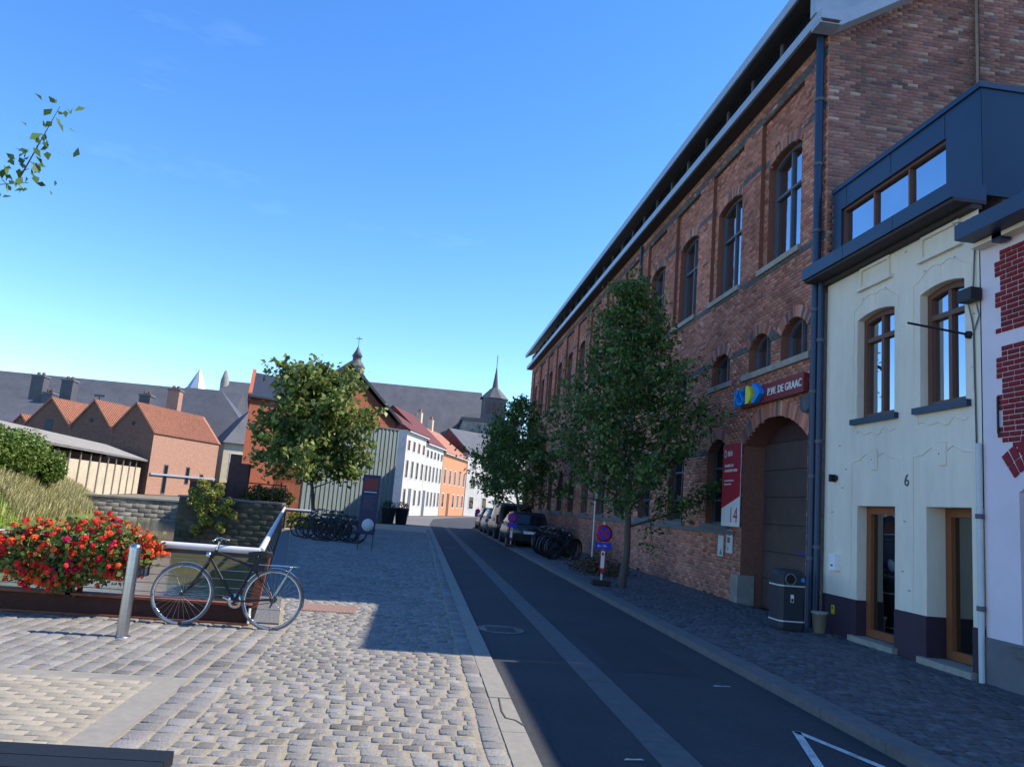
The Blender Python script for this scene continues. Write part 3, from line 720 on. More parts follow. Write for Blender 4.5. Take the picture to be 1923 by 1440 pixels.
for (s_0, s_1, z_, h_) in ((0.27, 0.31, 3.16, .12), (0.33, 0.39, 3.16, .10), (0.42, 0.45, 3.16, .13), (0.47, 0.52, 3.16, .10)): a.fbox(f, s_0, s_1, z_, z_+h_, 0.0898, 0.091)
for z_, h_, s_1, st in ((2.92, .06, .6, .055), (2.81, .06, .82, .05), (2.60, .035, .62, .04), (2.52, .035, .5, .04)):
    s_ = 0.12
    while s_ < s_1: a.fbox(f, s_, s_+st*random.uniform(.5, .8), z_, z_+h_*random.uniform(.75, 1.1), 0.0898, 0.091); s_ += st
stuff(a.build('print', 'white', bn))
for (y, z0, z1, dx, m2, nm) in ((17.14, 0.94, 1.40, 0.30, 'green_paint', 'small white notice plate with a green tree mark below the banner'), (16.66, 1.04, 1.54, 0.32, 'bluestone', 'pale notice plate with dark print beside the gate jamb')):
    t = thing('notice_plate', nm, 'sign', (6.9, y, z0)); f = SF(6.9, y)
    Acc().fbox(f, 0, dx, z0, z1, 0.02, 0.035).build('plate', 'offwhite', t)
    a = Acc()
    if m2 == 'green_paint': a.poly([f.p(0.10, z0+0.04, .0365), f.p(0.26, z0+0.04, .0365), f.p(0.18, z0+0.17, .0365)])
    else:
        a.fbox(f, 0.05, 0.20, z0+0.22, z0+0.34, .035, .0365); a.fbox(f, 0.05, 0.24, z0+0.38, z0+0.42, .035, .0365); a.fbox(f, 0.08, 0.13, z0+0.06, z0+0.12, .035, .0365)
    a.build('print', m2, t)
ah = thing('alarm_horn', 'round dark grille beside the gate arch under the name board', 'grille', (6.9, 13.2, 3.95))
Acc().lathe((6.86, 13.2, 3.95), [(0.0, 0.0), (0.10, 0.0), (0.17, -0.03), (0.17, 0.04)], 20, 'X').build('ring', 'frame_grey', ah)

# ================================================================ WHITE HOUSE
wh = thing('white_house', 'narrow cream painted house with navy dormer and wooden windows', 'house', (6.9, 8.8, 0))
F3 = Fr((6.9, 8.8, 0), (0, 1, 0), (0, 0, 1), (-1, 0, 0))
w1 = (1.80, 2.80, 3.49, 5.20, 0.07); w2 = (0.28, 1.20, 3.49, 5.20, 0.07)
d1 = (1.78, 2.76, 0.13, 2.11, 0); d2 = (0.20, 1.08, 0.13, 2.11, 0)
A = Acc(); wall_open(A, F3, 0, 3.76, 0.64, 6.3, [w1, w2, (d1[0], d1[1], 0.0, 2.11, 0), (d2[0], d2[1], 0.0, 2.11, 0)])
for o, d in ((w1, 0.20), (w2, 0.20), ((d1[0], d1[1], 0.0, 2.11, 0), 0.24), ((d2[0], d2[1], 0.0, 2.11, 0), 0.36)): reveal(A, F3, o, 0, -d-0.03)
A.build('wall', 'cream', wh, fix=False)
for s_0, s_1 in ((0, d2[0]), (d2[1], d1[0]), (d1[1], 3.76)): Acc().fbox(F3, s_0-.004*(s_0 > 0), s_1+.004*(s_1 < 3.7), 0, 0.66, -0.38 if s_1 < 2 else -0.26, 0.012).build('plinth', 'purple', wh)
for o in (w1, w2):
    m_ = (o[0]+o[1])/2
    window(F3, wh, o, 0.18, 'wood_brown', 'glass', 0.085, (m_,), (4.78,), (0.10, 3.40, 3.488, 0.07), 'navy')
for o, bk in ((d1, 0.22), (d2, 0.34)):
    dr_ = window(F3, wh, (o[0], o[1], 0.14, 2.11, 0), bk, 'wood', 'glass_door', 0.115, (), (), None, name='door')
    Acc().fbox(F3, o[0]-0.08, o[1]+0.08, 0.03, 0.128, -bk, 0.10).build('door_sill', 'sillstone', dr_)
# relief panels and moulding lines
for o in (w1, w2):
    c = (o[0]+o[1])/2; z = 5.60
    A = Acc(); A.fbox(F3, c-0.46, c+0.46, z, z+0.06, 0.0, 0.06); A.fbox(F3, c-0.40, c-0.36, z+0.062, 5.93, 0, 0.035); A.fbox(F3, c+0.36, c+0.40, z+0.062, 5.93, 0, 0.035); A.fbox(F3, c-0.40, c+0.40, 5.93, 5.98, 0, 0.035)
    A.build('relief_panel', 'cream', wh)
    A = Acc(); r = 0.011
    for sg_ in (-1, 1): A.tube([F3.p(c+sg_*0.60, 3.6, 0.0), F3.p(c+sg_*0.60, 5.30, 0.0), F3.p(c+sg_*0.45, 5.36, 0.0), F3.p(c+sg_*0.33, 5.44, 0), F3.p(c+sg_*0.16, 5.50, 0), F3.p(c, 5.46, 0)], r, 6)
    A.tube([F3.p(c, 5.30, 0), F3.p(c, 5.56, 0)], r, 6)
    A.tube([F3.p(c-0.5+i*0.05, 3.26-0.03*math.sin(i*0.94)-0.03*(abs(i-10) < 4), 0) for i in range(21)], r, 6)
    A.tube([F3.p(c+sg_*0.5, 3.26, 0) for sg_ in (1,)]+[F3.p(c+0.5, 3.40, 0)], r, 6)
    zt = 2.80
    A.tube([F3.p(c-0.62, 0.7, 0), F3.p(c-0.62, zt, 0), F3.p(c-0.40, zt+0.03, 0), F3.p(c-0.22, zt+0.12, 0), F3.p(c-0.10, zt+0.06, 0), F3.p(c-.10, zt+.18, 0), F3.p(c+.10, zt+.18, 0), F3.p(c+0.10, zt+0.06, 0), F3.p(c+0.22, zt+0.12, 0), F3.p(c+0.40, zt+0.03, 0), F3.p(c+0.62, zt, 0), F3.p(c+0.62, 0.7, 0)], r, 6)
    A.fbox(F3, c-0.085, c+0.085, zt-0.14, zt+0.165, 0, 0.018)
    A.build('moulding', 'cream', wh)
    for hx, hz in ((c-0.3, 5.47), (c+0.32, 5.46), (c+0.05, zt+0.02)): Acc().disc(F3, hx, hz, 0.02, 0.012, 8).build('nail_hole', 'black', wh)
for hx, hz in ((1.55, 1.9), (1.6, 1.2), (1.45, 0.95), (3.2, 2.4), (3.1, 2.7), (3.5, 2.0), (0.12, 4.6), (0.14, 3.9), (3.3, 3.1), (1.52, 5.9)):
    A = Acc(); A.fbox(F3, hx-0.03, hx+0.03, hz-0.008, hz+0.008, 0, 0.004); A.build('wall_patch', 'sillstone', wh)
A = Acc(); A.fbox(F3, 0.0, 3.78, 5.99, 6.055, -0.05, 0.10); A.build('eaves_board', 'soffit', wh)
Acc().fbox(F3, -0.02, 3.95, 6.10, 6.32, -0.1, 0.40).build('gutter', 'navy', wh); Acc().fbox(F3, -0.02, 3.95, 6.056, 6.098, -0.1, 0.36).build('gutter_soffit', 'soffit', wh)
for s_ in (1.25, 2.6): Acc().fbox(F3, s_-0.004, s_+0.004, 6.11, 6.31, 0.4, 0.403).build('gutter_joint', 'black', wh)
dw = (0.70, 3.46, 6.58, 7.34, 0)
A = Acc(); wall_open(A, F3, 0.0, 3.72, 6.25, 7.72, [dw], -0.06); reveal(A, F3, dw, -0.06, -0.2)
A.poly([F3.p(0, 7.72, -0.06), F3.p(3.72, 7.72, -0.06), F3.p(3.72, 7.72, -3.2), F3.p(0, 7.72, -3.2)])
A.poly([F3.p(3.72, 6.3, -0.06), F3.p(3.72, 7.72, -0.06), F3.p(3.72, 7.72, -3.2), F3.p(3.72, 6.3, -3.2)])
dm = A.build('dormer', 'navy', wh, fix=False)
Acc().fbox(F3, -0.03, 3.74, 7.72, 7.80, -3.2, -0.03).build('dormer_coping', 'navy', dm)
for s_ in (0.72, 2.0, 3.3): Acc().fbox(F3, s_-0.004, s_+0.004, 7.36, 7.71, -0.06, -0.056).build('panel_joint', 'black', dm)
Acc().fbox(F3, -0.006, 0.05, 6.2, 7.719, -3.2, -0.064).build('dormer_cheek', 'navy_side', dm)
window(F3, wh, dw, 0.17, 'wood_brown', 'glass', 0.05, (1.62, 2.54), (), None, name='dormer_window')
Acc().box(7.32, 12.6, 8.86, 12.5, -0.02, 6.3).build('core', 'mortar', wh)
Acc().prism([(6.95, 8.83, 6.3), (10.1, 8.83, 7.7), (13, 8.83, 6.3)], (0, 3.6, 0)).build('roof', 'slate', wh)
nf = SF(6.9, 10.36)
t = tag(lettering('6', nf, 0, 2.40, 0.004, 0.17, 0.006, 'frame_grey', None, 'house_number'), 'dark number six on the cream wall between the two doors', 'house number')
t = thing('mailbox', 'small white box mounted on the cream wall beside the door', 'mailbox', (6.9, 12.12, 1.05)); f = SF(6.9, 12.24)
Acc().fbox(f, 0, 0.20, 1.06, 1.32, 0.0, 0.09).build('body', 'white', t); Acc().fbox(f, 0.07, 0.13, 1.12, 1.15, 0.09, 0.094).build('lock', 'frame_grey', t)
t = thing('wall_lamp', 'small black lamp on the cream wall above the white box', 'lamp', (6.9, 12.2, 2.5)); f = SF(6.9, 12.26)
Acc().fbox(f, 0, 0.07, 2.50, 2.62, 0, 0.10).build('body', 'black', t); Acc().fbox(f, 0.072, 0.12, 2.53, 2.60, 0.0, 0.05).build('bracket', 'black', t)
t = thing('junction_box', 'black cable box high on the seam of cream and lilac houses', 'electrical box', (6.9, 8.85, 4.7)); f = SF(6.9, 9.0)
Acc().fbox(f, 0, 0.26, 4.74, 4.90, 0.02, 0.17).build('body', 'black', t)
for dy, ln in ((0.05, 0.25), (0.19, 0.3)): Acc().tube([f.p(dy, 4.74, 0.05), f.p(dy+0.02, 4.55, 0.02), f.p(0.10, 4.35, 0.015), f.p(0.12, 2.9, 0.015)], 0.010, 6).build('cable', 'grey_plinth', t)
Acc().tube([f.p(0.12, 4.9, 0.03), f.p(0.14, 5.5, 0.015), f.p(0.10, 5.85, 0.03), f.p(-0.25, 5.95, 0.03)], 0.010, 6).build('cable', 'grey_plinth', t)
t = thing('flag_bracket', 'thin black rod jutting out beside the upper window of the white house', 'bracket', (6.9, 8.98, 4.35))
Acc().tube([(6.9, 8.98, 4.33), (6.12, 9.12, 4.44)], 0.016, 8).build('rod', 'black', t); Acc().lathe((6.88, 8.98, 4.33), [(0, -0.03), (0.05, -0.03), (0.05, 0.02)], 12, 'X').build('plate', 'black', t)
pipe('downpipe', 'white grey rain pipe on the seam between cream and lilac houses', 6.85, 8.80, 0.03, 2.9, 0.035, 'offwhite', (0.9, 2.0))

# ================================================================ LILAC HOUSE
lh = thing('lilac_house', 'pale lilac painted house with red brick quoin panel and grey plinth', 'house', (6.9, 5.0, 0))
F4 = Fr((6.9, 4.6, 0), (0, 1, 0), (0, 0, 1), (-1, 0, 0))      # s = y-4.6
lw = (2.60, 3.62, 0.55, 2.45, 0.16); lw2 = (2.0, 3.05, 3.3, 4.9, 0)
A = Acc(); wall_open(A, F4, -6, 4.18, 0.58, 5.5, [lw, lw2], 0.0); reveal(A, F4, lw, 0, -0.25); reveal(A, F4, lw2, 0, -0.25); A.build('wall', 'lilac', lh, fix=False)
window(F4, lh, lw, 0.2, 'frame_white', 'glass_dark', 0.07, (3.11,), (), (0.1, 0.45, 0.55, 0.09), 'kerb')
window(F4, lh, lw2, 0.2, 'frame_white', 'glass', 0.07, (2.52,), (4.4,), None)
Acc().fbox(F4, -6, 4.18, 0, 0.579, -0.05, 0.02).build('plinth', 'grey_plinth', lh)
RB = []; k = 0; z = 2.62
while z < 5.24:
    if 4.06 < z < 4.22: z = 4.24; continue
    q = (int((z-2.62)/0.21)) % 2
    edge = 3.93 if q else 3.84
    if z < 2.95: edge -= (2.95-z)*1.1
    s_ = edge
    first = True
    while s_ > 3.22:
        l_ = 0.19 if not first or k % 2 else 0.10
        a_ = max(s_-l_, 3.20)
        if s_-a_ > 0.03: RB.append((a_+0.009, s_-0.009, z+0.005, z+0.06, -0.01, 0.014+random.uniform(-.002, .002)))
        s_ -= l_; first = False
    z += 0.066; k += 1
RC = [[v*random.gauss(1, 0.08) for v in (0.235, 0.022, 0.030)] for _ in RB]
single_blocks('brick', F4, RB, RC, 'brick', lh, 0.0, 0.0)
A = Acc(); A.poly([F4.p(3.2, 2.66, 0.004), F4.p(3.62, 2.66, 0.004), F4.p(3.84, 2.9, 0.004), F4.p(3.84, 5.22, 0.004), F4.p(3.2, 5.22, 0.004)]); A.build('joint_panel', 'lilac', lh, fix=False)
op = (2.60, 3.62, 0.55, 2.45, 0.16); V = Acc()
for i in range(12):
    t0 = math.radians(-38+i*6.4); t1 = t0+math.radians(5.0); R = 0.9; c_ = 3.11; zc = 1.73
    for q0, q1 in ((R+.02, R+0.17), (R+0.185, R+0.34)):
        V.prism([F4.p(c_+q*math.sin(t), zc+q*math.cos(t), 0.002) for q, t in ((q0, t0), (q0, t1), (q1, t1), (q1, t0))], F4.N*0.014)
V.col = (1, 1, 1, 1); V.c = [(0.235, 0.022, 0.030, 1)]*len(V.v); V.build('arch_bricks', 'brick', lh)
Acc().fbox(F4, -6, 4.10, 5.46, 5.66, -0.1, 0.42).build('gutter', 'navy', lh)
Acc().fbox(F4, 3.62, 3.78, 5.36, 5.458, 0.03, 0.16).build('gutter_outlet', 'navy', lh)
Acc().fbox(F4, -6, 4.15, 5.40, 5.455, 0.0, 0.16).build('eaves_board', 'cream', lh)
Acc().prism([(6.6, -1.4, 5.60), (11, -1.4, 7.2), (15, -1.4, 5.6)], (0, 10.18, 0)).build('roof', 'slate', lh)
Acc().box(7.2, 14.8, -1.35, 8.75, -0.02, 5.55).build('core', 'mortar', lh)
Acc().tube([(6.87, 8.49, 3.0), (6.87, 8.49, 3.45)], 0.014, 6).build('wall_anchor', 'black', lh)
# ================================================================ CANAL EDGE
# corten beam and railing across the canal head
cb = thing('steel_beam', 'low rusty steel kerb beam along the canal edge under the railing', 'beam', (-1.87, 9.95, 0))
A = Acc(); A.box(-24, -1.88, 9.86, 9.98, -0.02, 0.215); Acc().box(-24, -1.86, 9.80, 10.0, 0.217, 0.245).build('top_plate', 'corten', cb); A.build('web', 'corten_shade', cb)
Acc().box(-24, -1.86, 9.78, 9.98, -0.015, 0.022).build('flange', 'corten', cb)
Acc().box(-1.879, -1.868, 9.79, 10.0, 0.0, 0.24).build('end_plate', 'alu', cb)
def rail(name, label, pts, zt, posts, cables, end_up=False):
    t = thing(name, label, 'railing', (pts[0][0], pts[0][1], 0))
    for (a, b) in zip(pts, pts[1:]):
        a, b = Vector((*a, 0)), Vector((*b, 0)); d = (b-a).normalized(); f = Fr(a, d, (0, 0, 1)); L_ = (b-a).length
        n = f.N
        A = Acc(); R = 0.042
        A.tube([a+Vector((0, 0, zt)), b+Vector((0, 0, zt))], R, 12)
        A.build('handrail', 'alu', t)
        Acc().fbox(f, 0, L_, zt-0.085, zt-0.036, -0.02, 0.02).build('under_rail', 'darkmetal', t)
        k = max(1, int(L_/posts))
        for i in range(k+1):
            s_ = L_*i/k; Acc().fbox(f, s_-0.03, s_+0.03, 0.0, zt-0.086, -0.008, 0.008).build('post', 'darkmetal', t)
        for j in range(cables):
            z = 0.30+(zt-0.45)*j/max(1, cables-1); Acc().tube([f.p(0, z, 0), f.p(L_, z, 0)], 0.005, 5).build('cable', 'steel', t)
    return t
r1 = rail('railing', 'pale round handrail on steel posts across the canal head behind the bicycle', [(-24, 9.93), (-1.86, 9.93)], 0.86, 1.9, 5)
r2 = rail('railing', 'long handrail on dark posts running along the cobbled quay', [(-1.86, 9.98), (xq(33), 33)], 0.86, 0.9, 5)
r3 = rail('railing', 'short far handrail closing the quay beside the parked bicycles', [(xq(33)+.04, 33.05), (-4.15, 33.05)], 0.80, 0.6, 0)
Acc().prism([(-1.92, 9.90, 0.20), (-1.80, 9.90, 0.20), (-1.72, 9.93, 0.86), (-1.80, 9.93, 0.86)], (0, 0.06, 0)).build('corner_post', 'corten', r1)
# geranium planter hanging on the rail
pl = thing('flower_planter', 'bushy planter of red and magenta geraniums hanging on the canal railing', 'flower planter', (-3.9, 9.8, 0))
c0 = at_y(136, 1052, 9.78)
Acc().box(c0.x-0.85, c0.x+0.82, 9.70, 9.98, 0.48, 0.66).build('trough', 'planter', pl)
Acc().box(c0.x-0.03, c0.x+0.03, 9.80, 9.86, 0.20, 0.5).build('post', 'black', pl)
def geranium_points(n, shell):
    P = []
    while len(P) < n:
        x, y, z = random.uniform(-1, 1), random.uniform(-1, 1), random.uniform(-1, 1)
        r = math.sqrt(x*x+y*y+z*z)
        if r > 1 or r < shell: continue
        bx = x*1.0; bz = 0.66+z*0.37+0.09*x+0.035*math.sin(bx*7)
        if z < -0.2: bx *= 1-0.28*(-z)
        P.append((c0.x+bx+random.gauss(0, .05), 9.76+y*0.36, bz+0.04+random.gauss(0, .055)))
    return np.array(P)
leaves('foliage', geranium_points(4600, 0.25), 0.062, [(0.11, 0.18, 0.035), (0.08, 0.14, 0.03), (0.18, 0.25, 0.06), (0.25, 0.24, 0.09)], pl, up=0.3, aspect=0.95)
A = Acc()
for p in geranium_points(90, 0.6): A.tube([(c0.x+(p[0]-c0.x)*0.5, 9.78, 0.62), tuple(p)], 0.004, 4, cap=False)
A.build('stems', MATS['green_paint'], pl)
def flower_mesh(col, seed):
    r = random.Random(seed); A = Acc()
    for i in range(15):                                   # an umbel of small five-petalled florets
        th, ph = r.uniform(0, 2*PI), math.acos(r.uniform(-0.55, 1))
        d = Vector((math.sin(ph)*math.cos(th), math.sin(ph)*math.sin(th), math.cos(ph))); c = d*0.030
        u = d.orthogonal().normalized(); v = d.cross(u); A.col = tuple(k*r.uniform(0.7, 1.25) for k in col)+(1,)
        for j in range(4):
            t = j*PI/2+r.uniform(0, 1); a = u*math.cos(t)+v*math.sin(t); b = d.cross(a)
            A.add([c, c+a*0.013+b*0.009+d*.002, c+a*0.023-d*0.003, c+a*0.013-b*0.009+d*.002], [(0, 1, 2, 3)])
    o = A.build('flower_head', 'petal', pl, local=True, fix=False); return o
cols_f = [(0.82, 0.06, 0.040), (0.72, 0.025, 0.035), (0.88, 0.13, 0.035), (0.50, 0.008, 0.085), (0.36, 0.006, 0.03)]
protos = [flower_mesh(cols_f[i % 5], i) for i in range(10)]
off = ROOT[pl.name]
FP = geranium_points(310, 0.86)
FP = FP[FP[:, 1] < 9.95]
for i, p in enumerate(FP):
    k = random.choices(range(5), (34, 28, 22, 9, 7))[0]+5*(i % 2)
    if p[0] > c0.x+0.5 and random.random() < 0.5: k = 2+5*(i % 2)
    if i < 10: o = protos[i]
    else: o = protos[k].copy(); COL.objects.link(o)
    o.location = Vector(p)-off; o.rotation_euler = (random.uniform(-.6, .6), random.uniform(-.6, .6), random.uniform(0, 6)); s_ = random.uniform(0.7, 1.45); o.scale = (s_, s_, s_)
P = geranium_points(160, .84); P = np.repeat(P, 9, axis=0)+RNG.normal(0, .02, (1440, 3))
leaves('small_flowers', P, .034, [(.62, .03, .02), (.5, .012, .03), (.72, .07, .02)], pl, m='petal', aspect=.9)
# bollard
bo = thing('bollard', 'brushed stainless steel bollard standing on the cobbles by the bicycle', 'bollard', (-2.9, 8.68, 0))
Acc().lathe((-2.9, 8.68, 0), [(0.058, -0.02), (0.058, 0.90), (0.054, 0.925), (0.04, 0.94), (0.0, 0.945)], 24).build('post', 'steel', bo)
Acc().lathe((-2.9, 8.68, 0), [(0.085, -0.02), (0.085, 0.006), (0.055, 0.006)], 24).build('base_ring', 'steel', bo)

# ================================================================ BICYCLES
def make_bike(label, loc, rz, frame_m='black', lean=0.0, group=None, guard='chrome', detail=True, rim='chrome'):
    t = thing('bicycle', label, 'bicycle', loc, rz, group); t.rotation_euler = (lean, 0, rz)
    V3 = Vector; rh, fh, bb = V3((0, 0, .342)), V3((1.03, 0, .342)), V3((.435, 0, .295))
    st, ht, hb = V3((.275, 0, .70)), V3((.715, 0, .865)), V3((.775, 0, .745))
    A = Acc(); n = 8
    A.tube([st+(st-bb).normalized()*0.06, bb], .016, n); A.tube([ht, hb], .020, n); A.tube([ht+V3((.005, 0, -.02)), st], .0145, n); A.tube([hb+V3((-.01, 0, .02)), bb], .017, n)
    for s_ in (-1, 1):
        A.tube([bb+V3((0, s_*.03, 0)), rh+V3((0, s_*.06, 0))], .010, 6); A.tube([st+V3((0, s_*.012, 0)), rh+V3((0, s_*.06, 0))], .008, 6)
    A.tube([bb+V3((0, -.04, 0)), bb+V3((0, .04, 0))], .024, 10)
    fo = A.build('frame', frame_m, t, local=True)
    A = Acc()
    for s_ in (-1, 1): A.tube([hb+V3((.005, 0, 0)), hb+V3((.03, s_*.05, -.06)), V3((.90, s_*.055, .50)), V3((.955, s_*.055, .41)), fh+V3((0, s_*.055, 0))], [.014, .013, .011, .009, .008], 6)
    A.build('fork', frame_m, t, local=True)
    for hub in (rh, fh):
        A = Acc(); R = .318; ring = [hub+V3((R*math.cos(2*PI*k/40), 0, R*math.sin(2*PI*k/40))) for k in range(40)]
        A.tube(ring, .012, 6, closed=True)
        w_ = A.build('wheel', rim, t, local=True)
        A = Acc(); R = .337; A.tube([hub+V3((R*math.cos(2*PI*k/40), 0, R*math.sin(2*PI*k/40))) for k in range(40)], .0175, 8, closed=True); A.build('tyre', 'rubber' if not detail else 'grey_plinth', w_, local=True)
        A = Acc()
        for k in range(28):
            th = 2*PI*k/28; sd_ = .03*(1 if k % 2 else -1); A.tube([hub+V3((.02*math.cos(th+.6), sd_, .02*math.sin(th+.6))), hub+V3((.312*math.cos(th), 0, .312*math.sin(th)))], .0016, 3, cap=False)
        A.build('spokes', 'steel' if detail else 'darkmetal', w_, local=True)
        Acc().tube([hub+V3((0, -.06, 0)), hub+V3((0, .06, 0))], .02, 8).build('hub', 'darkmetal', w_, local=True)
    for hub, a0, a1 in ((rh, -12, 150), (fh, 40, 165)):
        A = Acc(); R = .368; ks = [math.radians(a0+(a1-a0)*k/16) for k in range(17)]
        if hub is rh: ks = [PI-k_ for k_ in ks]
        for w0, w1 in ((-.024, 0), (0, .024)):
            vs = [hub+V3((R_*math.cos(k_), w_2, R_*math.sin(k_))) for k_ in ks for w_2, R_ in ((w0, R-.008*(w0 < 0)), (w1, R-.008*(w1 > 0)))]
            A.add(vs, [(2*i, 2*i+1, 2*i+3, 2*i+2) for i in range(16)], True)
        A.build('mudguard', guard, t, local=True)
    A = Acc(); A.tube([ht, ht+V3((-.025, 0, .13))], .013, 8)
    sw = [V3((.60, -.29, .985)), V3((.635, -.26, .985)), V3((.70, -.16, 1.0)), V3((.695, 0, 1.005)), V3((.70, .16, 1.0)), V3((.635, .26, .985)), V3((.60, .29, .985))]
    bright = 'chrome' if detail else 'darkmetal'; A.tube(sw, .011, 8); hbar = A.build('handlebar', bright, t, local=True)
    for s_ in (-1, 1): Acc().tube([(.66, s_*.245, .988), (.56, s_*.30, .982)], .016, 8).build('grip', 'rubber', hbar, local=True)
    A = Acc()
    for s_ in (-1, 1): A.tube([(.69, s_*.17, .99), (.735, s_*.20, .975), (.70, s_*.27, .965)], .006, 5)
    A.build('brake_lever', 'chrome', hbar, local=True)
    A = Acc(); A.tube([st, st+(st-bb).normalized()*0.16], .013, 8); A.build('seat_post', 'chrome', t, local=True)
    A = Acc(); c = V3((.20, 0, .875)); prof = [(-.13, .0), (-.125, .075), (-.08, .095), (.0, .07), (.08, .028), (.145, .018), (.15, 0)]
    top = [(c.x+x, y_, c.z+.012*math.cos(x*20)) for x, y_ in prof]+[(c.x+x, -y_, c.z+.012*math.cos(x*20)) for x, y_ in reversed(prof[1:-1])]
    A.prism([V3(p)-V3((0, 0, .045)) for p in top], (0, 0, .05)); A.build('saddle', 'black', t, local=True)
    if detail:
        A = Acc(); A.fbox(Fr((0, 0, 0), (1, 0, 0), (0, 0, 1)), .13, .27, .66, .82, -.05, .05); A.build('saddle_bag', 'black', t, local=True)
    A = Acc()
    for s_ in (-1, 1):
        A.tube([(-.24, s_*.05, .735), (.20, s_*.05, .735)], .006, 5); A.tube([(-.18, s_*.05, .735), (0, s_*.062, .36)], .005, 5)
    A.tube([(-.24, -.05, .735), (-.27, 0, .735), (-.24, .05, .735)], .006, 5); A.tube([(-.1, -.05, .735), (-.1, .05, .735)], .005, 5); A.tube([(.2, -.05, .735), (.26, 0, .72), (.2, .05, .735)], .006, 5)
    A.build('rack', bright, t, local=True)
    A = Acc(); ca = math.radians(200)
    A.lathe(bb+V3((0, -.05, 0)), [(0.055, 0), (0.092, 0), (0.092, .005), (0.055, .005)], 24, 'Y')
    for s_, a_ in ((-1, ca), (1, ca+PI)):
        e = bb+V3((.165*math.cos(a_), s_*.075, .165*math.sin(a_))); A.tube([bb+V3((0, s_*.065, 0)), e], .010, 6)
    ck_ = A.build('crank', bright, t, local=True)
    for s_, a_ in ((-1, ca), (1, ca+PI)):
        e = bb+V3((.165*math.cos(a_), s_*.075, .165*math.sin(a_))); f = Fr(e, (1, 0, 0), (0, 0, 1)); Acc().fbox(f, -.045, .045, -.012, .012, -s_*.02-.05, -s_*.02+.05).build('pedal', 'rubber', ck_, local=True)
    A = Acc(); r0, r1 = .09, .032
    A.tube([bb+V3((0, -.048, r0)), rh+V3((0, -.048, r1))], .004, 4); A.tube([bb+V3((0, -.048, -r0)), rh+V3((0, -.048, -r1))], .004, 4); A.build('chain', 'darkmetal', t, local=True)
    A = Acc(); A.lathe(rh+V3((0, -.048, 0)), [(0.0, 0), (.045, 0), (.045, .014), (0, .014)], 14, 'Y'); A.tube([rh+V3((0, -.05, -.02)), rh+V3((.03, -.05, -.10))], .012, 6); A.build('derailleur', 'darkmetal', t, local=True)
    A = Acc(); A.lathe(V3((.83, 0, .80)), [(0, 0), (.035, -.01), (.04, -.05), (0, -.06)], 12, 'X'); A.build('lamp', 'chrome', t, local=True)
    return t
make_bike('black city bicycle leaning at the canal corner beside the steel bollard', (-1.585, 9.60, 0.0), math.radians(180.5), 'black', math.radians(3))
bk0 = make_bike('dark bicycle parked crosswise at the front of the quay cluster', (-1.95, 26.9, 0.0), math.radians(174), 'car_black', math.radians(-4), 'bicycles parked together on the quay', 'darkmetal', False, 'darkmetal')
qb = [(-2.25, 27.25, 186), (-2.75, 27.6, 172), (-2.0, 28.0, 181), (-3.0, 28.4, 188), (-2.35, 28.9, 176), (-2.9, 29.3, 170), (-2.2, 27.7, 165), (-2.55, 28.2, 192)]
for i, (x, y, a) in enumerate(qb):
    o = dup(bk0, (x, y, 0), math.radians(a), 'dark bicycle parked among the tangled cluster by the far quay rail'); o.rotation_euler = (math.radians(random.uniform(-8, 8)), 0, math.radians(a))
for i in range(14):
    x, y, a = 4.62+random.uniform(-.1, .15), 25.6+i*.31, random.choice((36, 40, 33, 215, 222))
    if a > 180: x += .85; y += .6
    o = dup(bk0, (x, y, 0.05), math.radians(a), 'black bicycle in the dense row between street tree and parked car', 'bicycles racked along the kerb'); o.rotation_euler = (math.radians(random.uniform(-10, 10)), 0, math.radians(a))
sp_ = at_z(1112, 1080); t = thing('dry_shrub', 'low brown withered shrub in the tree bed behind the temporary sign', 'shrub', (sp_.x, sp_.y, .04))
_d = RNG.normal(0, 1, (1500, 3)); P = np.array([sp_.x+.25, sp_.y+.3, .2])+_d*np.array([.33, .75, .13]); P = P[P[:, 2] > .05]
leaves('foliage', P, .09, [(.16, .075, .03), (.10, .05, .025), (.20, .11, .05), (.05, .05, .02)], t)
A = Acc()
for i in range(24): p_ = P[i*20]; A.tube([(sp_.x+.2+random.gauss(0, .15), sp_.y+.3+random.gauss(0, .4), .04), tuple(p_)], .005, 4, cap=False)
A.build('stems', 'bark', t)
# three hoop stands inside the kerb row
for i, y in enumerate((26.4, 27.6, 28.8)):
    t = thing('bike_stand', 'dark steel hoop stand amid the bicycles along the kerb', 'bike stand', (5.1, y, 0.04), 0, 'bike stands along the kerb')
    Acc().tube([(4.85, y, 0.04), (4.85, y, .8), (4.92, y, .88), (5.35, y+.1, .88), (5.42, y+.1, .8), (5.42, y+.1, .04)], .025, 8).build('hoop', 'darkmetal', t)

# ================================================================ STREET FURNITURE
# litter bin
bi = thing('litter_bin', 'dark grey plastic litter bin with pale bands in front of the roller gate', 'litter bin', (6.16, 12.35, 0.05))
A = Acc()
def octo(r, ch): return [(r, -r+ch), (r, r-ch), (r-ch, r), (-r+ch, r), (-r, r-ch), (-r, -r+ch), (-r+ch, -r), (r-ch, -r)]
def loft(A, secs, c):
    vs = []; 
    for r, ch, z in secs: vs += [(c[0]+x, c[1]+y, z) for x, y in octo(r, ch)]
    fs = [(i*8+k, i*8+(k+1) % 8, (i+1)*8+(k+1) % 8, (i+1)*8+k) for i in range(len(secs)-1) for k in range(8)]
    fs += [tuple(range(8))[::-1], tuple(len(vs)-8+k for k in range(8))]; A.add(vs, fs); return A
c = (6.16, 12.35)
loft(Acc(), [(.215, .06, .05), (.225, .06, .10), (.225, .06, .76)], c).build('body', 'bin', bi)
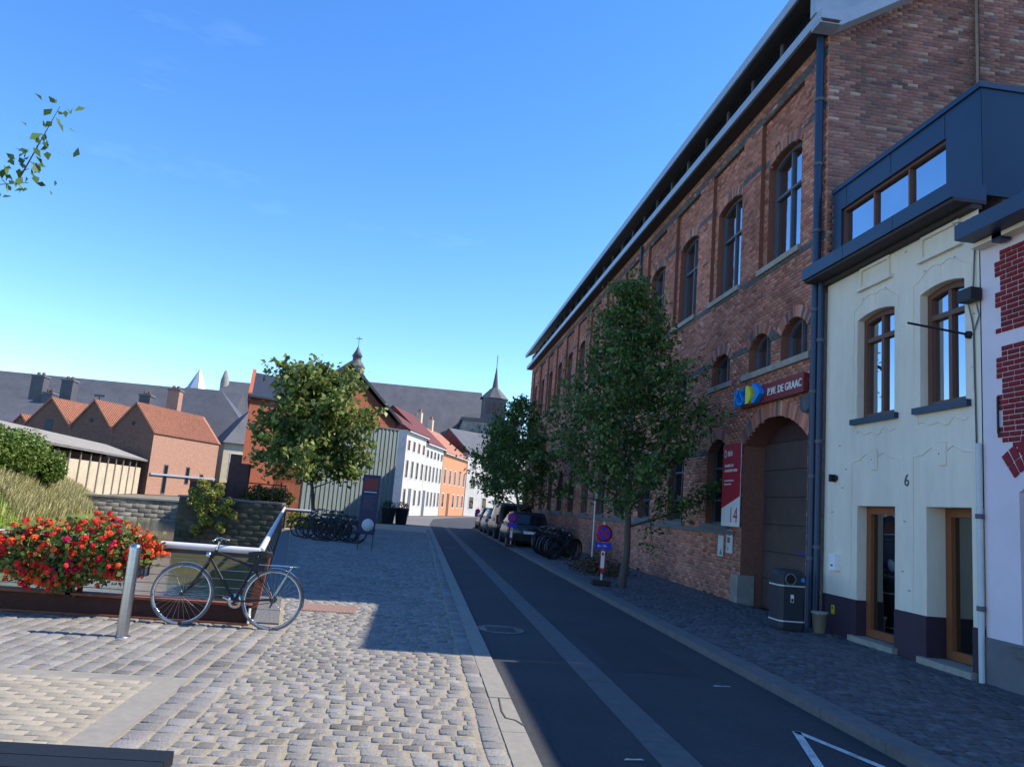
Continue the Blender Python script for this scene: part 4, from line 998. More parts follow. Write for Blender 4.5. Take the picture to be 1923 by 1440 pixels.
hd = loft(Acc(), [(.228, .06, .765), (.232, .06, .93), (.205, .07, .985), (.13, .06, 1.01)], c).build('hood', 'bin', bi)
f = Fr((6.16, 12.35-.2315, 0), (1, 0, 0), (0, 0, 1), (0, -1, 0))
A = Acc(); ring = [f.p(-.06+.085*math.cos(2*PI*k/20), .86+.085*math.sin(2*PI*k/20), .005) for k in range(20)]; A.tube(ring, .012, 6, closed=True); A.build('opening_rim', 'grey_plinth', hd)
Acc().disc(f, -.06, .86, .002, .08).build('opening', 'black', hd)
Acc().disc(f, .15, .86, .0025, .035, 16).build('round_sticker', 'logo_blue', hd)
for z in (.745, .19): loft(Acc(), [(.232, .06, z), (.232, .06, z+.022)], c).build('band', 'alu', bi)
Acc().fbox(f, -.05, .0, .50, .62, -.0055, .003).build('sticker', 'white', bi)
Acc().fbox(f, -.044, -.006, .51, .56, .003, .004).build('sticker_print', 'black', bi)
# pot and yellow box by the white house
po = thing('plant_pot', 'small beige pot standing at the foot of the navy rain pipe', 'pot', (6.62, 12.15, 0.05))
Acc().lathe((6.62, 12.15, 0.05), [(0, 0), (.095, 0), (.125, .30), (.135, .30), (.135, .335), (.115, .335), (.105, .28), (0, .28)], 20).build('body', 'pot', po)
yb = thing('gas_marker', 'small yellow marker plate low on the purple plinth', 'marker', (6.88, 12.2, .35))
Acc().box(6.868, 6.884, 12.16, 12.24, .36, .50).build('plate', 'yellow', yb); Acc().box(6.866, 6.8675, 12.18, 12.22, .44, .47).build('print', 'black', yb)
# temporary no-parking signs
def no_parking(x, y, z0, label, sc=1.0, text=True):
    t = thing('no_parking_sign', label, 'sign', (x, y, z0), math.radians(-4), 'temporary no-parking signs')
    f = Fr((0, 0, 0), (1, 0, 0), (0, 0, 1), (0, -1, 0))
    def B_(A_, n_, m_, p=t): return A_.build(n_, m_, p, local=True)
    B_(Acc().fbox(f, -.21, .21, 0, .11, -.14, .14), 'base', 'black'); B_(Acc().fbox(f, -.02, .02, .11, 1.42, -.02, .015), 'pole', 'alu')
    zc = 1.16; R = .195
    B_(Acc().lathe((0, -.024, zc), [(0, 0), (R, 0), (R, -.008), (0, -.008)], 32, 'Y'), 'disc', 'paint_red')
    B_(Acc().disc(f, 0, zc, .0335, R*.76, 32), 'blue_field', 'paint_blue')
    A = Acc()
    for a_ in (45, 135):
        d = Vector((math.cos(math.radians(a_)), math.sin(math.radians(a_)))); n_ = Vector((-d.y, d.x))*.022; e = d*R*.8
        A.poly([f.p(q.x, zc+q.y, .0345+a_*1e-5) for q in (e+n_, -e+n_, -e-n_, e-n_)])
    B_(A, 'cross', 'paint_red')
    B_(Acc().fbox(f, -.19, .19, .80, .95, .016, .026), 'sub_plate', 'paint_blue')
    if text: 
        o = lettering('8H - 17H', f, -.135, .845, .0275, .06, 0, 'white', None, 'lettering', .62); o.parent = t
    B_(Acc().fbox(f, -.062, .062, .36, .79, .016, .024), 'stripe_board', 'paint_red')
    o = B_(Acc().fbox(f, -.042, .042, .38, .76, .0245, .026), 'white_field', 'white')
    B_(Acc().fbox(f, -.02, .02, .66, .73, .0265, .028), 'stripe_print', 'black')
    A = Acc(); A.prism([f.p(-.055, .355, .016), f.p(.055, .355, .016), f.p(0, .22, .016)], f.N*.008); B_(A, 'arrow', 'paint_red')
    return t
p = at_z(1128, 1103)
no_parking(p.x, p.y, 0.06, 'temporary no-parking sign with blue plate on the kerb by the big tree')
no_parking(3.85, 31.2, 0.06, 'temporary no-parking sign standing beside the dark hatchback', text=False)
no_parking(4.1, 52.5, 0.0, 'temporary no-parking sign at the far end of the parked cars', text=False)
pp = thing('signpost', 'thin grey post rising behind the temporary sign near the bicycles', 'post', (5.55, 24.0, 0.05))
Acc().tube([(5.55, 24, .05), (5.55, 24, 2.35)], .028, 8).build('pole', 'alu', pp); Acc().box(5.5, 5.6, 23.93, 23.97, 2.1, 2.33).build('plate', 'offwhite', pp)
# information panel on two legs
ip = thing('information_panel', 'tall navy information panel with a round white dial on two legs', 'sign', (-1.46, 24.2, 0))
f = Fr((-1.46, 24.2, 0), (1, 0, 0), (0, 0, 1), (0, -1, 0))
for s_ in (-.21, .21): Acc().fbox(f, s_-.015, s_+.015, 0, .5, -.02, .02).build('leg', 'darkmetal', ip)
Acc().fbox(f, -.27, .25, .46, 2.27, -.035, .02).build('panel', 'navy_sign', ip)
Acc().fbox(f, -.22, .20, 1.80, 2.16, .02, .024).build('print_block', 'sign_red', ip); Acc().fbox(f, -.20, .18, 1.73, 1.76, .02, .024).build('text_line', 'offwhite', ip)
A = Acc()
for i in range(9): A.fbox(f, -.19, .05+.14*random.random(), 1.62-i*.05, 1.63-i*.05, .02, .0225)
A.build('text_lines', 'grey_plinth', ip)
Acc().lathe((-1.44, 24.179, .75), [(0, 0), (.185, 0), (.185, -.03), (0, -.03)], 28, 'Y').build('dial', 'offwhite', ip)
A = Acc()
for i in range(12): 
    t_ = 2*PI*i/12; A.fbox(f, .02+.13*math.cos(t_)-.012, .02+.13*math.cos(t_)+.012, .75+.13*math.sin(t_)-.012, .75+.13*math.sin(t_)+.012, .051, .053)
A.build('dial_marks', 'zinc', ip)
# dark bench rail in the near corner
be = thing('bench', 'dark blue slab bench close by on the beige paving', 'bench', (-2.4, 3.75, 0))
fb = Fr((-0.97, 3.80, 0), Vector((-1, 0.03, 0)), (0, 0, 1), (0, -1, 0))
for i in range(3): Acc().fbox(fb, 0.0, 2.6, .395, .452, i*.15, i*.15+.143).build('slat', 'bench', be)
for s_ in (.30, 2.2): Acc().fbox(fb, s_-.04, s_+.04, 0, .394, .06, .38).build('leg', 'darkmetal', be)
# planters with orange flowers by the tin-clad house
for i, (x, y, lab) in enumerate(((-.95, 50.5, 'blue grey tub with orange flowers by the white house corner'), (-1.75, 49.6, 'plain blue grey tub beside the tin-clad wall'))):
    t = thing('planter_tub', lab, 'planter', (x, y, -.03))
    Acc().lathe((x, y, -.03), [(0, 0), (.34, 0), (.44, .95), (.47, .95), (.47, 1.05), (.40, 1.05), (.38, .95), (0, .95)], 18).build('tub', 'planter', t)
    P = RNG.normal(0, 1, (260, 3)); P = P/np.linalg.norm(P, axis=1)[:, None]*np.array([.45, .45, .32])*RNG.uniform(.5, 1, (260, 1))+np.array([x, y, 1.12])
    leaves('plant', P, .11, [(.05, .09, .02), (.03, .06, .02)]+([(.6, .18, .01)]*2 if i == 0 else []), t)

# ================================================================ CARS
def make_car(name, label, loc, L_=4.2, Wd=1.78, Ht=1.5, m='car_dark', van=False, group='cars parked along the kerb'):
    t = thing(name, label, 'van' if van else 'car', loc, 0, group); hw = Wd/2
    # stations from rear (y=0) to front: y, underside, belt height, roof height, roof half width
    if van: st = [(0.0, .42, 1.05, 1.06, .74), (.06, .30, 1.12, Ht-.10, .72), (.25, .26, 1.12, Ht, .72), (2.6, .24, 1.10, Ht, .72), (3.5, .24, 1.08, Ht-.25, .68), (4.1, .25, 1.06, 1.10, .66), (L_-.2, .28, .92, .93, .6), (L_, .38, .62, .63, .55)]
    else: st = [(0.0, .44, .86, .87, .70), (.08, .32, .96, .98, .68), (.36, .27, .98, Ht-.10, .66), (.66, .24, .97, Ht, .66), (2.0, .22, .94, Ht, .66), (2.75, .22, .92, 1.20, .64), (3.2, .22, .90, .92, .55), (L_-.15, .26, .74, .75, .5), (L_, .36, .56, .57, .45)]
    A = Acc(); vs = []
    for y, zb, zl, zr, rw in st:
        k = 1.0 if .3 < y < L_-.4 else .93
        vs += [(-hw*k*.90, y, zb), (-hw*k, y, zb+.18), (-hw*k, y, (zb+zl)/2+.08), (-hw*k*.94, y, zl), (hw*k*.94, y, zl), (hw*k, y, (zb+zl)/2+.08), (hw*k, y, zb+.18), (hw*k*.90, y, zb)]
    n = len(st); fs = [(i*8+j, i*8+(j+1) % 8, i*8+8+(j+1) % 8, i*8+8+j) for i in range(n-1) for j in range(8)]+[tuple(range(8)), tuple((n-1)*8+j for j in range(8))]
    A.add(vs, fs, True); bd = A.build('body', m, t, local=True)
    # cabin
    A = Acc(); G = Acc(); cab = [s_ for s_ in st if s_[3] > s_[2]+.0]
    cv = []
    for y, zb, zl, zr, rw in cab: cv.append([Vector((-hw*.93, y, zl-.01)), Vector((-rw-.02, y, zr-.04)), Vector((-rw+.08, y, zr)), Vector((rw-.08, y, zr)), Vector((rw+.02, y, zr-.04)), Vector((hw*.93, y, zl-.01))])
    for a, b in zip(cv, cv[1:]):
        for j in range(5): A.add([a[j], a[j+1], b[j+1], b[j]], [(0, 1, 2, 3)], True)
    cb_ = A.build('cabin', m, t, local=True)
    def strip(name, pts, mm, par, push): 
        A = Acc(); pts = [Vector(p) for p in pts]; nn = (pts[1]-pts[0]).cross(pts[2]-pts[0]).normalized()*push; A.prism([p+nn for p in pts], nn*.2); A.build(name, mm, par, local=True)
    a, b = (cv[1], cv[2])
    y0, y1 = cab[1][0], cab[2][0]; z0 = cab[1][2]; z1 = cab[2][3]
    if van: strip('rear_window', [(-.60, .045, 1.15), (.60, .045, 1.15), (.56, .07, Ht-.22), (-.56, .07, Ht-.22)], 'carglass', cb_, .03)
    else: strip('rear_window', [(-.68, .09, 1.0), (.68, .09, 1.0), (.57, .36, Ht-.13), (-.57, .36, Ht-.13)], 'carglass', cb_, .022)
    for sd_ in (-1, 1):
        ys = (0.5, 1.6, 2.9, 3.7) if van else (.62, 1.25, 2.05, 2.7)
        for ya, yb_ in zip(ys, ys[1:]):
            zt = Ht-.14; q = .72 if van else .69
            A = Acc(); A.prism([(sd_*(hw*.93), ya+.03, 1.03), (sd_*(hw*.93), yb_-.03, 1.03), (sd_*q, yb_-.05-(.35 if yb_ == ys[-1] else 0), zt), (sd_*q, ya+.06, zt)], (sd_*.012, 0, 0)); A.build('side_window', 'carglass', cb_, local=True)
        A = Acc(); A.box(sd_*hw-.09 if sd_ > 0 else -hw-.01, sd_*hw+.01 if sd_ > 0 else -hw+.09, -.012, .14, .74 if not van else .80, .90 if not van else 1.25); A.build('tail_light', 'taillight', bd, local=True)
        A = Acc(); A.box(sd_*hw+(0 if sd_ > 0 else -.16), sd_*hw+(.16 if sd_ > 0 else 0), 2.55, 2.65, .98, 1.10); A.build('mirror', m, bd, local=True)
        for wy in (.72, L_-.82):
            A = Acc(); A.lathe((sd_*(hw-.10), wy, .31), [(.20, -.10), (.29, -.10), (.31, -.06), (.31, .06), (.29, .10), (.20, .10)], 22, 'X'); wo = A.build('wheel', 'rubber', t, local=True)
            A = Acc(); A.lathe((sd_*(hw-.03), wy, .31), [(0, 0), (.06, .01), (.19, -.01), (.2, -.03)], 18, 'X'); A.build('rim', 'grey_plinth', wo, local=True)
    Acc().fbox(Fr((0, 0, 0), (1, 0, 0), (0, 0, 1), (0, -1, 0)), -.26, .26, .62, .73, .0, .02).build('number_plate', 'white', bd, local=True)
    A = Acc(); A.fbox(Fr((0, 0, 0), (1, 0, 0), (0, 0, 1), (0, -1, 0)), -hw*.88, hw*.88, .32, .56, -.05, .06); A.build('bumper', 'black', bd, local=True)
    return t
make_car('parked_car', 'dark blue hatchback parked behind the row of bicycles', (4.72, 32.0, -.028))
make_car('parked_van', 'black van parked ahead of the dark hatchback', (4.80, 37.6, -.028), 4.6, 1.9, 1.85, 'car_black', True)
make_car('parked_car', 'silver grey hatchback parked ahead of the black van', (4.75, 43.4, -.028), m='car_silver')
make_car('parked_car', 'small black hatchback at the head of the parked row', (4.85, 48.6, -.028), m='car_black')

# ================================================================ TREES
def branchy(t, base, height, lean, r0, limbs, name='trunk'):
    A = Acc(); b = Vector(base); pts = []; n = 9
    for i in range(n):
        k = i/(n-1); pts.append(b+Vector((lean[0]*k+.05*math.sin(k*7)*height*.1, lean[1]*k, height*k)))
    A.tube(pts, [r0*(1-.82*i/(n-1))*(1.25 if i == 0 else 1) for i in range(n)], 9)
    ends = []
    for i in range(limbs):
        k = random.uniform(.28, .95); j = min(int(k*(n-1)), n-2); p = pts[j].lerp(pts[j+1], k*(n-1)-j); th = i*2.4+random.uniform(-.4, .4)
        ends.append((p, th, k))
    return A, pts, ends
def street_tree(label, base, ht, shape, nleaf, lsize, cols, r0=.09, limbs=40, lean=(0, 0), spread=.10, twigs=7, k0=.18, group=None, name='street_tree', aspect=.62, rise=(.45, .95)):
    """shape(k) -> radius of the crown at height fraction k; leaves sit along twigs on rising limbs"""
    t = thing(name, label, 'tree', base, 0, group); b = Vector(base); A = Acc(); n = 10
    pts = [b+Vector((lean[0]*i/(n-1)+.015*ht*math.sin(i*1.3), lean[1]*i/(n-1)+.012*ht*math.sin(i*1.9+1), ht*.96*i/(n-1))) for i in range(n)]
    pts[0] = b
    A.tube(pts, [r0*(1-.86*i/(n-1))*(1.3 if i == 0 else 1) for i in range(n)], 9)
    tw = []
    for i in range(limbs):
        k = k0+(.93-k0)*((i+.5)/limbs)**.9; j_ = min(int(k/.96*(n-1)), n-2); p = pts[j_].lerp(pts[j_+1], min(max(k/.96*(n-1)-j_, 0), 1))
        th = i*2.399+random.uniform(-.35, .35); rs_ = random.uniform(*rise); R_ = shape(k)
        for _ in range(3): R_ = shape(min(k+R_*rs_/ht, .99))
        R_ *= random.uniform(.72, 1.06)
        if R_ < .12: continue
        e = p+Vector((math.cos(th)*R_, math.sin(th)*R_, R_*rs_)); m_ = p.lerp(e, .5)+Vector((random.gauss(0, .05), random.gauss(0, .05), -.08*R_)); rr = r0*.34*(1.05-k)+.006
        A.tube([p, m_, e], [rr, rr*.65, .005], 5); tw.append((m_, e, .8)); L_ = (e-p).length
        for q_ in range(twigs):
            q = random.uniform(.12, 1.0); s_ = (p.lerp(m_, q*2) if q < .5 else m_.lerp(e, q*2-1)); d = (e-p).normalized()*.55+Vector((random.gauss(0, .55), random.gauss(0, .55), random.gauss(.18, .35)))
            l_ = L_*random.uniform(.22, .42)*(1.15-.4*q)+.12; f_ = s_+d.normalized()*l_
            A.tube([s_, f_], [rr*.35+.003, .003], 4, cap=False); tw.append((s_, f_, 1.0))
    for i in range(5): tw.append((pts[-2], b+Vector((lean[0]+random.gauss(0, .12), lean[1]+random.gauss(0, .12), ht*random.uniform(.93, 1.0))), 1.0))
    A.build('trunk', 'bark', t)
    S0 = np.array([tuple(x[0]) for x in tw]); S1 = np.array([tuple(x[1]) for x in tw]); ln = np.linalg.norm(S1-S0, axis=1)*np.array([x[2] for x in tw])*RNG.uniform(.5, 1.5, len(tw))
    idx = RNG.choice(len(tw), nleaf, p=ln/ln.sum()); q = RNG.uniform(.12, 1.06, (nleaf, 1))
    P = S0[idx]+(S1-S0)[idx]*q+RNG.normal(0, spread, (nleaf, 3))*np.array([1, 1, .8])
    leaves('crown', P, lsize, cols, t, aspect=aspect, up=.35)
    return t
green_d = [(.07, .145, .032), (.10, .18, .042), (.05, .105, .026), (.15, .235, .06)]
green_l = [(.19, .24, .055), (.13, .19, .045), (.26, .29, .09), (.075, .13, .03)]
def shp(pairs):
    ks, rs = zip(*pairs)
    return lambda k: float(np.interp(k, ks, rs))
tb = at_z(1166, 1106)
street_tree('tall young street tree with an open pyramid crown beside the brick hall', (tb.x, tb.y, .04), 7.55, shp([(.12, 1.2), (.2, 1.6), (.30, 2.0), (.42, 2.1), (.55, 1.85), (.68, 1.55), (.8, 1.05), (.92, .5), (1, .06)]), 16500, .115, green_d, .085, 54, (-.05, 0), .12, 9, .17)
street_tree('second street tree with spreading crown above the parked cars', (4.55, 34.9, .04), 6.9, shp([(.16, 1.4), (.22, 2.0), (.34, 2.5), (.48, 2.3), (.65, 1.8), (.8, 1.2), (.93, .6), (1, .1)]), 8500, .16, green_d, .08, 38, (-.2, 0), .14, 7, .2)
street_tree('farther street tree rising over the end of the brick hall pavement', (4.6, 46.0, .04), 7.0, shp([(.2, 1.2), (.3, 1.7), (.5, 2.1), (.7, 1.5), (.9, .6), (1, .1)]), 4500, .20, green_d, .08, 30, (0, 0), .16, 6, .25)
street_tree('broad leafy tree with large bright leaves behind the quay bicycles', (-4.75, 36.3, 0), 7.45, shp([(.17, 1.6), (.25, 2.6), (.34, 3.0), (.45, 2.9), (.55, 2.6), (.66, 2.6), (.78, 2.5), (.88, 2.1), (.96, 1.4), (1, .6)]), 11500, .26, green_l, .10, 40, (-.5, 0), .22, 7, .22, name='broadleaf_tree', aspect=.75, rise=(.2, .7))
street_tree('leafy plaza tree whose branch tips hang over the canal edge', (-8.55, 8.6, 0), 6.6, shp([(.3, 2.0), (.40, 2.8), (.50, 3.35), (.60, 3.1), (.70, 3.4), (.78, 3.3), (.86, 2.6), (1, .3)]), 9000, .13, green_d, .13, 40, (0, 0), .12, 7, .34, name='plaza_tree', rise=(.1, .5))
def farwall(F, parent, pts, m, name='wall', d=0.0):
    A = Acc(); A.poly([F.p(s_, z_, d) for s_, z_ in pts]); return A.build(name, m, parent, fix=False)
def farwin(F, parent, s0, s1, z0, z1, gm='glass_dark', fm='frame_white'):
    A = Acc(); A.fbox(F, s0, s1, z0, z1, -.02, .035); o = A.build('window', fm, parent)
    Acc().fbox(F, s0+.09, s1-.09, z0+.09, z1-.09, .02, .042).build('pane', gm, o)
def slab(parent, pts, th, m, name='roof'):
    p = [Vector(q) for q in pts]; nn = (p[1]-p[0]).cross(p[2]-p[0]).normalized()
    if nn.z < 0: nn = -nn
    return Acc().prism(p, -nn*th).build(name, m, parent)
def plan(A_, B_): 
    d = Vector((B_[0]-A_[0], B_[1]-A_[1], 0)); return Fr((A_[0], A_[1], 0), d, (0, 0, 1)), d.length

# ================================================================ LEFT BANK
def bank_x(y): return float(np.interp(y, [24, 30, 36, 43, 53, 60, 70, 80], [-16.8, -16.9, -17.5, -18.7, -20.6, -22.4, -25.0, -27.2]))
def mound_z(x, y):
    t = max(0.0, min(1.0, (bank_x(y)-x)/3.0)); k = float(np.interp(y, [40, 50, 58], [1.0, .9, .35]))
    return -1.25+2.45*k*math.sin(t*PI/2)**.8+(1-k)*1.35*t+.10*math.sin(x*2.1+y*.9)*t
nx, ny = 20, 44; vs = []; fs = []
for j in range(ny+1):
    for i in range(nx+1):
        y = 25+j*(37/ny); x = bank_x(y)+.1-i*.45; vs.append((x, y, mound_z(x, y)))
for j in range(ny):
    for i in range(nx): a = j*(nx+1)+i; fs.append((a, a+1, a+nx+2, a+nx+1))
mat('lawn', (.10, .13, .028), .95, .3, 3, .5, 40)
structure(Acc().add(vs, fs, True).build('grass_bank', 'lawn'))
def blades(name, n, region, hgt, wid, cols, dens=None, lean=.35, m='leaf'):
    P = []
    while len(P) < n:
        y = random.uniform(region[2], region[3]); x = bank_x(y)-random.uniform(region[0], region[1])
        if dens and random.random() > dens(x, y): continue
        P.append((x, y, mound_z(x, y)-.03))
    P = np.array(P); h_ = hgt*RNG.uniform(.5, 1.2, n)[:, None]; th = RNG.uniform(0, 2*PI, n)
    d = np.stack([np.cos(th), np.sin(th), np.zeros(n)], 1); sd_ = np.stack([-np.sin(th+.8), np.cos(th+.8), np.zeros(n)], 1)*wid
    up_ = np.array([0, 0, 1.0]); mid = P+up_*h_*.6+d*h_*lean*.3; tip = P+up_*h_+d*h_*lean
    V = np.stack([P-sd_, P+sd_, mid+sd_*.8, mid-sd_*.8, mid-sd_*.8, mid+sd_*.8, tip+sd_*.2, tip-sd_*.2], 1).reshape(-1, 3)
    C = np.asarray(cols)[RNG.integers(0, len(cols), n)]*RNG.uniform(.75, 1.25, (n, 1))
    return stuff(npmesh(name, V, np.arange(n*8).reshape(-1, 4), np.repeat(C, 8, axis=0), m))
o = blades('meadow_grass', 26000, (.15, 3.4, 33, 60), .62, .02, [(.42, .37, .18), (.33, .32, .12), (.25, .26, .08), (.48, .43, .24)], lambda x, y: 1 if y > 38 or (bank_x(y)-x) > 2.2 else .04)
tag(o, 'tall dry beige and green meadow grass covering the far canal bank', 'grass')
o = blades('lawn_grass', 16000, (.0, 2.6, 27, 39), .17, .022, [(.26, .38, .03), (.21, .33, .03), (.31, .41, .05)])
tag(o, 'short bright green lawn at the near end of the bank', 'grass')
def leafball(P_, rx, n):
    d = RNG.normal(0, 1, (n, 3)); d /= np.linalg.norm(d, axis=1)[:, None]; return np.array(P_)+d*np.array(rx)*RNG.uniform(.6, 1.05, (n, 1))
def leafclump(P_, rx, n, k=7):
    P_ = np.array(P_); rx = np.array(rx); out = []
    for _ in range(k):
        d = RNG.normal(0, 1, 3); d /= np.linalg.norm(d); out.append(leafball(P_+d*rx*RNG.uniform(.3, .7), rx*RNG.uniform(.35, .6), n//k))
    return np.concatenate(out)
hg = thing('hedge', 'large rounded bright green shrub mass behind the meadow grass', 'hedge', (-20.9, 43, 0))
P = np.concatenate([leafclump((-20.6, 41.5, 2.3), (1.1, 3.6, 1.45), 9000, 16), leafclump((-20.2, 45.6, 1.9), (.8, 1.6, 1.25), 4000, 9), leafball((-20.7, 41.5, 2.1), (.9, 3.2, 1.3), 3500)])
leaves('foliage', P, .17, [(.13, .21, .03), (.10, .17, .025), (.07, .12, .02), (.17, .24, .05)], hg)
Acc().tube([(-20.8, 42, .2), (-20.8, 42, 1.9)], .12, 7).build('stem', 'bark', hg)
# stone quay at the canal's end
eq = thing('canal_end_wall', 'pale stone quay wall closing the far end of the canal', 'wall', (-13, 53, -2))
QF, QL = plan((-21.6, 54.0), (-9.4, 57.9))
Acc().fbox(QF, 0, QL, -2.1, .12, -1.2, .03).build('face', 'stone', eq); Acc().fbox(QF, -.1, QL+.1, .122, .25, -1.3, .12).build('coping', 'stone', eq)
rw = thing('canal_side_wall', 'dark mossy quay wall with a planted top beside the tin-clad house', 'wall', (-7.6, 34, -2))
A = Acc(); A.box(-9.75, xq(33.5)+.0, 33.42, 34.3, -2.1, .95); A.box(-9.75, -9.3, 34.3, 57.8, -2.1, .6); A.build('face', 'mossy', rw)
Acc().box(-9.8, -5.6, 33.36, 34.35, .952, 1.03).build('coping', 'bluestone', rw)
MF = Fr((-9.75, 33.415, 0), (1, 0, 0), (0, 0, 1), (0, -1, 0))
MB = [(p_, q_, r_, s_, -.02, .012+random.uniform(-.012, .02)) for p_, q_, r_, s_, _, _ in brick_rows(0, 4.3, -1.35, .94, [], .52, .23)]
MB = [(p_+.006, q_-.006, r_+.006, s_-.006, t_, u_) for p_, q_, r_, s_, t_, u_ in MB if q_-p_ > .1]
single_blocks('stone_block', MF, MB, [[v*g_ for v in random.choice(((.085, .08, .055), (.10, .08, .058), (.065, .065, .045)))] for g_ in (random.gauss(1, .16) for _ in MB)], 'mossblock', rw, .012, .006)
EB = [(p_+.006, q_-.006, r_+.006, s_-.006, .0, .05+random.uniform(-.01, .02)) for p_, q_, r_, s_, _, _ in brick_rows(0, QL, -1.35, .11, [], .8, .29) if q_-p_ > .15]
single_blocks('stone_block', QF, EB, [[v*g_ for v in random.choice(((.34, .32, .27), (.30, .28, .24), (.26, .245, .21)))] for g_ in (random.gauss(1, .08) for _ in EB)], 'mossblock', eq, .015, .006)
bw = thing('yard_wall', 'stepped dark brown brick garden wall on the canal side', 'wall', (-8.8, 34.6, 1))
mat('yardbrick', (.075, .038, .036), .9, .25, 6, .5, 30)
A = Acc(); A.box(-9.7, -8.2, 34.4, 34.75, .5, 1.62); A.box(-8.2, -7.35, 34.42, 34.77, .5, 2.55); A.build('brickwork', 'yardbrick', bw)
Acc().box(-9.72, -8.2, 34.36, 34.79, 1.622, 1.68).build('coping', 'yardbrick', bw)
fz = thing('iron_fence', 'low black iron fence on the mossy canal wall', 'fence', (-6.6, 33.9, 1.03))
Acc().box(-7.75, -5.6, 33.88, 33.93, 1.72, 1.77).build('top_rail', 'black', fz)
for x in (-7.72, -7.2, -6.7, -6.15, -5.65): Acc().box(x-.025, x+.025, 33.88, 33.93, 1.03, 1.719).build('post', 'black', fz)
for x0, lab, nn, ht in ((-8.75, 'yellow green shrub hanging over the mossy canal wall', 1500, .75), (-7.0, 'low green plants behind the iron fence', 900, .4), (-6.1, 'leafy weeds at the fence end above the quay', 700, .4), (-5.0, 'pale grasses lit by sun behind the far handrail', 700, .35)):
    y0 = 33.3 if x0 < -8 else 34.6
    zc = .75 if x0 < -8 else (1.25 if x0 < -5.5 else .25)
    t = thing('canal_shrub', lab, 'shrub', (x0, y0, zc-.4))
    leaves('foliage', (np.concatenate([leafclump(q, (r_, .3, r_*.9), 520, 6) for q, r_ in (((-9.1, 33.3, 1.05), .42), ((-8.7, 33.25, .75), .5), ((-8.3, 33.25, 1.1), .4), ((-8.0, 33.25, .55), .42), ((-8.55, 33.2, .15), .38), ((-7.7, 33.25, .9), .3), ((-8.9, 33.2, -.3), .25), ((-7.9, 33.2, -.1), .25), ((-8.75, 33.3, 1.45), .38), ((-8.2, 33.3, 1.4), .3), ((-7.5, 33.25, .45), .25))]) if x0 < -8 else leafclump((x0, y0, zc), (.85, .5, ht*1.2), nn*2, 11)), .12, [(.30, .31, .06), (.20, .24, .04), (.38, .37, .11)] if x0 < -8 or x0 > -5.5 else [(.05, .08, .02), (.08, .11, .03)], t)
    Acc().tube([(x0, y0+.1, zc-.5), (x0, y0, zc+.2)], .03, 6).build('stem', 'bark', t)

# ================================================================ FAR BUILDINGS
# -- tin-clad brick house at the bend
TA, TB = (-9.9, 44.3), (-1.72, 50.4)
th_ = thing('tin_clad_house', 'red brick house with dark roofs and a blue tin-clad gable wall', 'house', (-6, 47, 0))
FT, LT = plan(TA, TB)
ow = lambda u, v: on_wall(u, v, TA, TB)
back = Vector((-.185, .983, 0))
e0 = ow(485, 748); r0_ = ow(482, 706); s_mid = ow(585, 800)[0]; ap = ow(655, 684); ea = ow(744, 792)
mat('orangebrick', (.34, .10, .055), .9, .2, 5, .5, 25, stain=.3, dark=(.26, .10, .06))
zE = e0[1]; lw_ = s_mid; bL = Vector((-.195, .981, 0)); FW = Fr(FT.o, FT.S, (0, 0, 1), -bL)
farwall(FT, th_, [(0, 0), (lw_, 0), (lw_, zE), (0, zE)], 'orangebrick')
A = Acc(); A.fbox(FW, 0, lw_, 0, zE, -7, -.05); A.build('left_wing', 'orangebrick', th_)
_o = 3.2*FW.N; zR = on_wall(515, 706, (TA[0]-_o.x, TA[1]-_o.y), (TB[0]-_o.x, TB[1]-_o.y))[1]
Acc().prism([FW.p(-.10, zE, .25), FW.p(-.10, zE+.12, .25), FW.p(-.10, zR, -3.2), FW.p(-.10, zE, -7.2)], FT.S*(lw_+.1)).build('roof', 'slate_dark', th_)
Acc().prism([FW.p(-.16, zE-.2, .1), FW.p(-.16, zE+.25, .1), FW.p(-.16, zR+.2, -3.2), FW.p(-.16, zE-.2, -7)], FT.S*.22).build('parapet', 'orangebrick', th_)
sl = ap[0]-(ea[0]-ap[0])
Acc().prism([FT.p(sl, 0, 0), FT.p(ea[0], 0, 0), FT.p(ea[0], ea[1]-.1, 0), FT.p(ap[0], ap[1]-.12, 0), FT.p(sl, ea[1]-.1, 0)], back*9).build('gable_block', 'orangebrick', th_)
for a_, b_ in ((ap, ea), (ap, (sl, ea[1]))):
    d = Vector((b_[0]-a_[0], b_[1]-a_[1])); e = (b_[0]+d.x*.06, b_[1]+d.y*.06)
    Acc().prism([FT.p(a_[0], a_[1], .3), FT.p(e[0], e[1], .3), FT.p(e[0], e[1]+.22, .3), FT.p(a_[0], a_[1]+.22, .3)], back*9.6).build('roof', 'slate_dark', th_)
zt = ow(690, 800)[1]; t0, t1 = s_mid-.2, LT-.02
tw = Acc(); tw.fbox(FT, t0, t1, 0, zt, 0.02, .08); two = tw.build('tin_wall', 'tin', th_)
s_ = t0+.05
while s_ < t1:
    Acc().fbox(FT, s_, s_+.09, .02, zt-.01, .081, .125).build('tin_rib', 'tin', two); s_ += .30
Acc().fbox(FT, t0-.03, t1+.03, zt+.001, zt+.1, .0, .15).build('tin_cap', 'bluestone', two)
RS = Fr(FT.p(LT, 0, 0), back, (0, 0, 1))
farwall(RS, th_, [(0.02, 0), (8.8, 0), (8.8, 5.9), (.02, 5.9)], 'plaster_y', 'side_wall', .03)
for s_ in (1.5, 4): farwin(RS, th_, s_, s_+.9, 3.2, 4.8)
q0, q1 = ow(530, 905), ow(566, 945)
Acc().fbox(FT, q0[0], q1[0], .05, q0[1], .0, .05).build('rusty_door', 'corten', th_)
